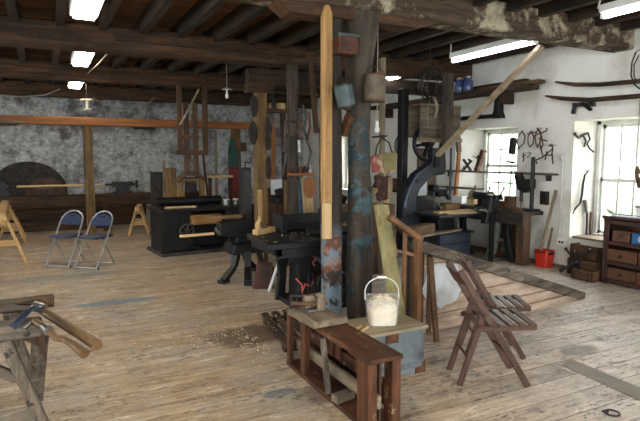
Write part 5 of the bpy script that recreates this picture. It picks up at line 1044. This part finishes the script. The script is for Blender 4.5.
# brown object hung at the edge
ob = thing('wooden_bobbin', 'brown turned wooden piece hung before the window at the picture edge', 'wooden piece', onX(638, 190, 6.5))
MB().tube(wpts([(637.5, 166), (638, 172), (637, 176), (640, 182), (638.5, 188)], 6.45), [.015, .035, .02, .04, .015], 10).build('turned_body', 'brown_wood', ob, smooth=60); MB().tube(wpts([(638, 166), (639, 120), (640, 100)], 6.46), .004, 6).build('cord', 'black_rubber', ob)
# ================================================================== CABINET AND NEIGHBOURS
cb = thing('drawer_cabinet', 'dark brown cabinet of small drawers and open pigeonholes under the window', 'cabinet', (6.43, 3.8, 0))
yN, yF, xf, xb = 3.10, 4.43, 6.30, 6.585
MB().box(xf+.02, xb, yF-.03, yF, 0, .83).box(xf+.02, xb, yN, yN+.03, 0, .83).box(xb-.02, xb, yN, yF, 0, .83).build('carcass', 'cabinet_wood', cb, .004)
MB().box(xf-.02, xb, yN-.02, yF+.02, .83, .865).build('top', 'cabinet_wood', cb, .006)
MB().box(xf, xf+.02, yF-.07, yF, 0, .83).build('stile', 'cabinet_wood', cb, .003); MB().box(xf, xf+.02, yN, yN+.05, 0, .83).build('stile', 'cabinet_wood', cb, .003)
for z in (.02, .25, .50, .765): MB().box(xf, xb-.02, yN+.03, yF-.05, z, z+.05).build('rail', 'cabinet_wood', cb, .003)
ys = [yF-.07-.39*k for k in range(4)]
for r_, (z0, z1) in enumerate(((.075, .215), (.305, .455))):
    for k in range(3):
        a, b = ys[k], max(ys[k+1], yN+.05)
        dx = -.015*((k+r_) % 2)
        d_ = MB().box(xf+dx, xb-.05, b+.008, a-.008, z0, z1).build('drawer', 'drawer_wood', cb, .004)
        MB().lathe([(.012, 0), (.012, .012), (.022, .018), (.020, .032), (.008, .036)], (xf+dx, (a+b)/2, (z0+z1)/2), (-1, 0, 0), 14).build('knob', 'cabinet_wood', d_, smooth=60)
for k, (y, w, h, mt, lab) in enumerate(((4.21, .22, .14, 'drawer_wood', 'brown wooden box in the top pigeonhole of the dark cabinet'), (3.96, .22, .13, None, 'blue box with a white ring mark in the top pigeonhole of the dark cabinet'))):
    r = thing('storage_box', lab, 'box', (6.42, y, .551)); mt = mt or paint('cobalt_card', '33639c', '284f80', .3, .6)
    LB().box(-.10, .10, -w/2, w/2, 0, h).build('box_body', mt, r, .004)
    if k: LB().torus((-.101, -.02, h*.5), (1, 0, 0), .04, .006, 20, 6).build('ring_mark', 'white_plastic', r)
    else: LB().box(-.104, -.10, -.03, .03, h*.45, h*.6).build('label_holder', 'dark_steel', r)
o = MB().obox((6.42, 4.0, .872), (.18, .7, .012), (0, 0, .05)).build('paper_sheet', 'paper'); tag(o, 'flat pale sheets lying on top of the dark cabinet', 'papers')
o = MB().bar((6.36, 4.38, .885), (6.5, 3.7, .885), .03, .012).build('long_ruler', 'dark_steel'); tag(o, 'long dark ruler lying on the papers on the cabinet', 'ruler')
wb = thing('white_box', 'low white box on top of the cabinet at the picture edge', 'box', (6.45, 3.75, .892)); LB().box(-.1, .1, -.42, .3, 0, .10).build('box_body', 'white_plastic', wb, .004); LB().box(-.11, .11, -.43, .31, .10, .12).build('lid', 'grey_wood', wb)
for k, (x0, x1, y0, y1, z0, z1, lab) in enumerate(((6.18, 6.38, 4.47, 4.78, 0, .13, 'small low wooden tray on the floor beside the dark cabinet'), (6.40, 6.62, 4.50, 5.02, 0, .22, 'dark wooden crate under the window, lower one of the two stacked'), (6.42, 6.64, 4.52, 5.0, .221, .42, 'dark wooden crate under the window, top one of the two stacked'))):
    r = thing('wooden_crate', lab, 'crate', ((x0+x1)/2, (y0+y1)/2, z0))
    MB().box(x0, x1, y0, y1, z0, z0+.015).build('crate_bottom', 'brown_wood', r)
    MB().box(x0, x1, y0, y0+.018, z0, z1).box(x0, x1, y1-.018, y1, z0, z1).box(x0, x0+.018, y0, y1, z0, z1).box(x1-.018, x1, y0, y1, z0, z1).build('crate_sides', 'brown_wood', r, .003)
    for yy in (y0+.05, y1-.05): MB().box(x0-.012, x0, yy-.02, yy+.02, z0, z1).build('batten', 'dark_timber', r)
    if k < 2 and k != 1: pass
st = thing('iron_spider', 'dark iron star of knobbed spokes standing on the floor by the crates', 'iron star', (6.33, 5.15, 0))
c = onX(576.6, 262, 6.33)
for px, py in ((561, 270.5), (566, 249), (574, 252), (589, 250), (580, 269.5)):
    e = onX(px, py, 6.33+(.03 if py < 255 else -.08)); e.z = max(e.z, .022); MB().tube([c, c.lerp(e, .5), e], .017, 8).build('spoke', 'dark_steel', st, smooth=60); MB().ball(e, .026, 10).build('knob', 'dark_steel', st, smooth=60)
MB().ball(c, .045, 12).cyl((c.x, c.y, 0), c, .02, n=8).build('hub', 'dark_steel', st, smooth=60)

# ================================================================== HIGH SHELF, SHAFT HANGER, BACKGROUND PIECES
hs = thing('high_shelf', 'long dark high shelf of old timber on the white wall below the beams', 'shelf', (6.3, 7.6, 2.6))
MB().bar((6.35, 5.75, 2.62), (6.3, 9.9, 2.62), .42, .06).build('shelf_board', 'dark_timber', hs, .006)
MB().bar((6.45, 5.62, 2.69), (6.4, 7.4, 2.69), .16, .05).build('stored_plank', 'brown_wood', hs, .004); MB().bar((6.46, 5.9, 2.74), (6.45, 7.2, 2.74), .12, .04).build('stored_plank', 'dark_timber', hs, .004)
for y in (6.3, 7.9, 9.6): MB().box(6.36, 6.6, y-.04, y+.04, 2.42, 2.59).build('shelf_bracket', 'dark_timber', hs, .004)
for k, (px, lab) in enumerate(((460, 'blue glass jar on the high shelf, the one nearer the timber prop'), (468, 'blue glass jar on the high shelf, the one nearer the window'))):
    p = onX(px, 88, 6.2); r = thing('glass_jar', lab, 'jar', (6.2, p.y, 2.652), 0, 'blue jars on the high shelf'); LB().lathe([(.07, 0), (.08, .02), (.08, .17), (.06, .20), (.055, .22)], (0, 0, 0), n=18).build('jar_body', paint('blue_jar', '4d5f8a', '2c3858', .4, .2, 0, .6), r, smooth=50); LB().cyl((0, 0, .22), (0, 0, .25), .06, n=18).build('jar_lid', 'steel', r, smooth=50)
p = onY(448.5, 100, 6.75); o = MB().box(p.x-.07, p.x+.07, 6.7, 6.84, 1.78, 2.9).build('support_post', 'post_grey', bevel=.01); tag(o, 'weathered grey post beside the wooden wheel guard of the bandsaw', 'post')
sg = thing('shaft_hanger', 'black cast bracket and shaft fixed on the wall above the window lintel', 'bracket', (6.45, 6.6, 2.3))
a, b = onX(498, 96, 6.5), onX(499, 118, 6.5)
MB().prism([(a.y+.12, 2.585), (a.y-.12, 2.585), (a.y-.04, 2.50), (a.y-.05, b.z+.1), (a.y-.10, b.z), (a.y+.12, b.z), (a.y+.06, b.z+.12), (a.y+.04, 2.50)], (6.46, 0, 0), (0, 1, 0), (0, 0, 1), (.13, 0, 0)).build('cast_bracket', 'black_iron', sg, .008)
MB().cyl((6.5, a.y+.05, b.z+.04), (6.5, 8.0, b.z+.05), .035, n=12).cyl((6.5, 7.6, b.z+.05), (6.5, 7.66, b.z+.05), .09, n=18).build('shaft', 'black_iron', sg, smooth=50)
o = MB().bar(onX(459, 152, 6.5), onX(455, 205, 6.5), .06, .04).build('wall_batten', 'orange_beam'); tag(o, 'orange-brown batten standing upright beside the far edge of the window', 'batten')
o = MB().bar(onX(457, 128, 6.5), onX(459, 152, 6.5), .08, .05).build('wall_batten', 'brown_wood'); tag(o, 'brown batten above the orange one, beside the far edge of the window', 'batten')
# white wall beyond the bandsaw
o = MB().box(6.2, 6.58, 8.0, 10.2, .9, .95).box(6.2, 6.26, 8.0, 8.06, 0, .9).box(6.2, 6.26, 10.1, 10.2, 0, .9).build('far_bench', 'dark_timber'); tag(o, 'dark far bench along the white wall behind the bandsaw', 'bench')
for k, (y, w, h, mt, lab) in enumerate(((8.3, .3, .3, 'black_iron', 'black lump of machinery on the far bench, behind the bandsaw column'), (9.0, .25, .22, 'brown_wood', 'brown box on the far bench beneath the clock'), (9.7, .35, .28, 'black_iron', 'dark machine part at the far end of the far bench'))):
    o = MB().lathe([(w*.45, 0), (w*.5, .04), (w*.35, h*.5), (w*.45, h*.8), (w*.2, h)], (6.4, y, .951), n=12).build('machine_part', mt, bevel=.005) if mt == 'black_iron' else MB().box(6.3, 6.5, y-w/2, y+w/2, .951, .951+h).build('brown_box', mt, bevel=.004); tag(o, lab, 'machine part' if mt == 'black_iron' else 'box')

# post A: shelf with tools, hung tools, boards
ps = thing('post_shelf', 'small orange-brown shelf between the tool-hung grey post and the batten', 'shelf', (3.5, 7.0, 1.25))
a, b = onY(293, 173, 6.95), onY(314, 176, 6.95); MB().box(a.x, b.x, 6.9, 7.15, a.z-.04, a.z).build('shelf_board', 'orange_beam', ps, .004); MB().box(a.x, b.x, 7.12, 7.15, a.z, a.z+.08).build('shelf_back', 'brown_wood', ps)
for k in range(4):
    x = a.x+.06+.075*k; o = MB().lathe([(.028, 0), (.03, .05), (.02, .07), (.02, .10)], (x, 7.0, a.z+.001), n=10).build('small_bottle', ('dark_steel', 'rust', 'black_iron', 'steel')[k], smooth=50); tag(o, ('dark', 'rusty', 'black', 'shiny')[k]+' small bottle on the orange-brown post shelf', 'bottle', 'bottles on the post shelf')
for k, (px, py0, py1, w, y, mt, lab) in enumerate(((302, 182, 235, .13, 7.45, None, 'blue painted plank standing behind the black planer fence'), (309, 178, 235, .17, 7.4, 'pale_wood', 'cream board with an orange spot standing under the post shelf'), (290, 180, 235, .12, 7.5, 'tan_post', 'tan plank standing behind the planer beside the blue one'),
        (285, 110, 235, .10, 8.4, 'dark_timber', 'tall dark plank standing between the tan and grey posts'), (262, 190, 235, .06, 7.3, 'new_pine', 'thin pale batten standing against the tan oval-hung post'), (313.5, 60, 133, .08, 7.06, 'dark_timber', 'dark rough board hanging just left of the pale batten'))):
    p, q = onY(px, py0, y), onY(px, py1, y); z0 = 0 if k != 5 else q.z
    o = MB().bar((q.x+.05*(k % 2), y, z0), (p.x, y+.1, p.z), w, .03, (0, 1, 0)).build('standing_plank', mt or paint('dull_blue_paint', '4c6a86', '35506a', .5, .6), bevel=.003); tag(o, lab, 'plank')
    if k == 1:
        c = p + Vector((0, -.02, -.14)); m2_ = MB().prism([(.09*math.cos(i*.4488), .17*math.sin(i*.4488)) for i in range(14)], c, (1, 0, 0), (0, 0, 1), (0, -.012, 0)); m2_.build('orange_spot', 'orange_beam', o)['label'] = 'orange-brown oval spot'
for k, (pl_, mt, r_, lab) in enumerate((([(303, 105), (306, 118), (304, 130), (308, 140)], 'dark_steel', .02, 'bent dark iron tool hung highest on the grey post'), ([(309, 112), (310, 128), (307, 140)], 'rust', .018, 'rusty rod tool hung beside the bent iron tool on the grey post'), ([(299, 140), (299.5, 152)], 'steel', .024, 'short pale-handled tool hung at the middle of the grey post'),
        ([(306, 138), (311, 152), (308, 166)], 'dark_steel', .016, 'long curved iron hung low on the grey post'), ([(302, 120), (297, 132), (300, 140)], 'rust', .016, 'small curved rusty hook hung on the grey post'), ([(286, 120), (285, 140), (287, 150), (283, 175)], 'dark_steel', .02, 'long jointed dark rod hung between the tan and grey posts'), ([(289, 135), (286, 142), (284, 152)], 'dark_steel', .028, 'short thick dark iron hung between the tan and grey posts'))):
    o = MB().tube([onY(a, b, 7.0-.05*k) for a, b in pl_], r_, 8).cyl(onY(*pl_[0], 7.0-.05*k), Vector((3.22, 7.12, onY(*pl_[0], 7.0-.05*k).z)), .006, n=6).build('hung_tool', mt, smooth=60); tag(o, lab, 'tool', 'tools hung on the grey post')
# pointed wooden pole, notice, far clutter between tan and grey posts
o = MB().prism([(-.05, 1.0), (.05, 1.0), (.04, 2.0), (.0, 2.3), (-.03, 2.0)], (onY(271, 170, 9.5).x, 9.5, 0), (1, 0, .0), (.03, 0, 1), (0, .03, 0)).build('pointed_board', 'orange_beam', bevel=.004); tag(o, 'slim pointed orange-brown board behind the tan oval-hung post', 'board')
q = onY(274, 190, 9.5); o = MB().box(q.x-.3, q.x+.25, 9.45, 9.6, 0, 1.02).build('timber_bin', 'brown_wood'); tag(o, 'brown timber bin under the slim pointed board', 'bin')
p = onY(276.5, 187, 9.3); o = MB().obox((p.x, 9.3, p.z), (.22, .012, .28)).build('wall_notice', 'paper'); tag(o, 'small bluish white notice between the tan and grey posts', 'notice')
o = MB().box(p.x-.02, p.x+.02, 9.306, 9.44, p.z-.05, p.z+.05).build('notice_peg', 'brown_wood'); tag(o, 'peg holding the bluish white notice to the bin', 'peg')
p = onY(276, 200, 8.8); o = MB().lathe([(.16, 0), (.18, .1), (.1, .16), (.12, .24), (.02, .27)], (p.x+.14, 8.9, .78), n=14).build('machine_part', 'dark_steel', smooth=40); tag(o, 'grey machine part on the dark stand between the tan and grey posts', 'machine part')
o = MB().box(p.x-.05, p.x+.35, 8.7, 9.15, 0, .779).build('machine_stand', 'dark_timber', bevel=.005); tag(o, 'dark wooden stand between the tan and grey posts', 'stand')
# short shelf high up with junk
a, b = onY(268, 110, 7.9), onY(291, 104, 7.9); o = thing('high_ledge', 'x', 'shelf', (a.x, 7.95, a.z)); MB().box(a.x, b.x, 7.85, 8.1, a.z-.03, a.z+.02).build('ledge_board', 'brown_beam', o); MB().box(a.x+.05, a.x+.09, 7.843, 7.86, a.z+.02, 2.8).build('strap', 'dark_steel', o); MB().box(b.x-.09, b.x-.05, 7.843, 7.86, a.z+.02, 2.8).build('strap', 'dark_steel', o); tag(o, 'short brown ledge high between the tan and grey posts', 'shelf')
for k in range(3):
    o = MB().obox((a.x+.1+.13*k, 7.95, a.z+.07), (.10, .12, .09), (0, 0, .4*k)).build('wood_offcut', ('tan_post', 'pale_wood', 'brown_wood')[k], bevel=.004); tag(o, ('tan', 'pale', 'brown')[k]+' offcut on the short ledge high between the posts', 'offcut', 'offcuts on the high ledge')
# small workbench seen between the thick posts
o = MB().box(3.78, 4.3, 6.9, 7.5, 0, .8).build('timber_bench', 'dark_timber', bevel=.01); tag(o, 'dark bench seen between the two thick posts', 'bench')
o = MB().lathe([(.10, 0), (.12, .05), (.06, .12), (.10, .2), (.03, .24)], (3.95, 7.05, .801), n=12).build('machine_part', 'black_iron', smooth=40); tag(o, 'black machine part on the bench seen between the two thick posts', 'machine part')

# ================================================================== SHAVINGS ON THE FLOOR
rd = random.Random(21); mb = MB()
for k in range(380):
    c = (rd.gauss(1.25, .33), rd.gauss(4.6, .16)) if k % 2 else (rd.gauss(1.60, .1), rd.gauss(4.3, .22))
    if (c[0] > 1.58 and c[1] < 3.9) or c[0] > 1.9 or (c[0] > 1.62 and c[1] > 3.8): continue
    curl(mb, (c[0], c[1], .006), rd.uniform(.006, .018), rd, True)
for k in range(420):
    c = (rd.uniform(.1, 2.0), rd.uniform(2.6, 5.6))
    if c[0] > 1.52: continue
    curl(mb, (c[0], c[1], .005), rd.uniform(.004, .011), rd, True)
for k in range(160): curl(mb, (rd.uniform(1.95, 5.0), rd.uniform(1.5, 2.4), .004), rd.uniform(.004, .012), rd, True)
for v in mb.v: v.z = max(v.z, .001)
tag(mb.build('floor_shavings', 'shaving'), 'pale wood shavings scattered over the floorboards beside the reddish stand', 'wood shavings', None, 'stuff')
rd = random.Random(8); mb = MB()
for k in range(90): curl(mb, (rd.uniform(1.7, 2.25), rd.uniform(3.9, 4.85), .095), .012, rd, True)
tag(mb.build('board_shavings', 'shaving'), 'pale curled shavings lying on the low dark duckboard', 'wood shavings', None, 'stuff')
for k, (a, b, lab) in enumerate((((1.97, 3.20, .368), (2.06, 3.27, .368), 'pale wood sliver on the chest lid, the longer one'), ((1.95, 3.26, .368), (2.02, 3.30, .368), 'pale wood sliver on the chest lid, the shorter one'))):
    o = MB().bar(a, b, .02, .012).build('wood_sliver', 'pale_wood'); tag(o, lab, 'sliver')
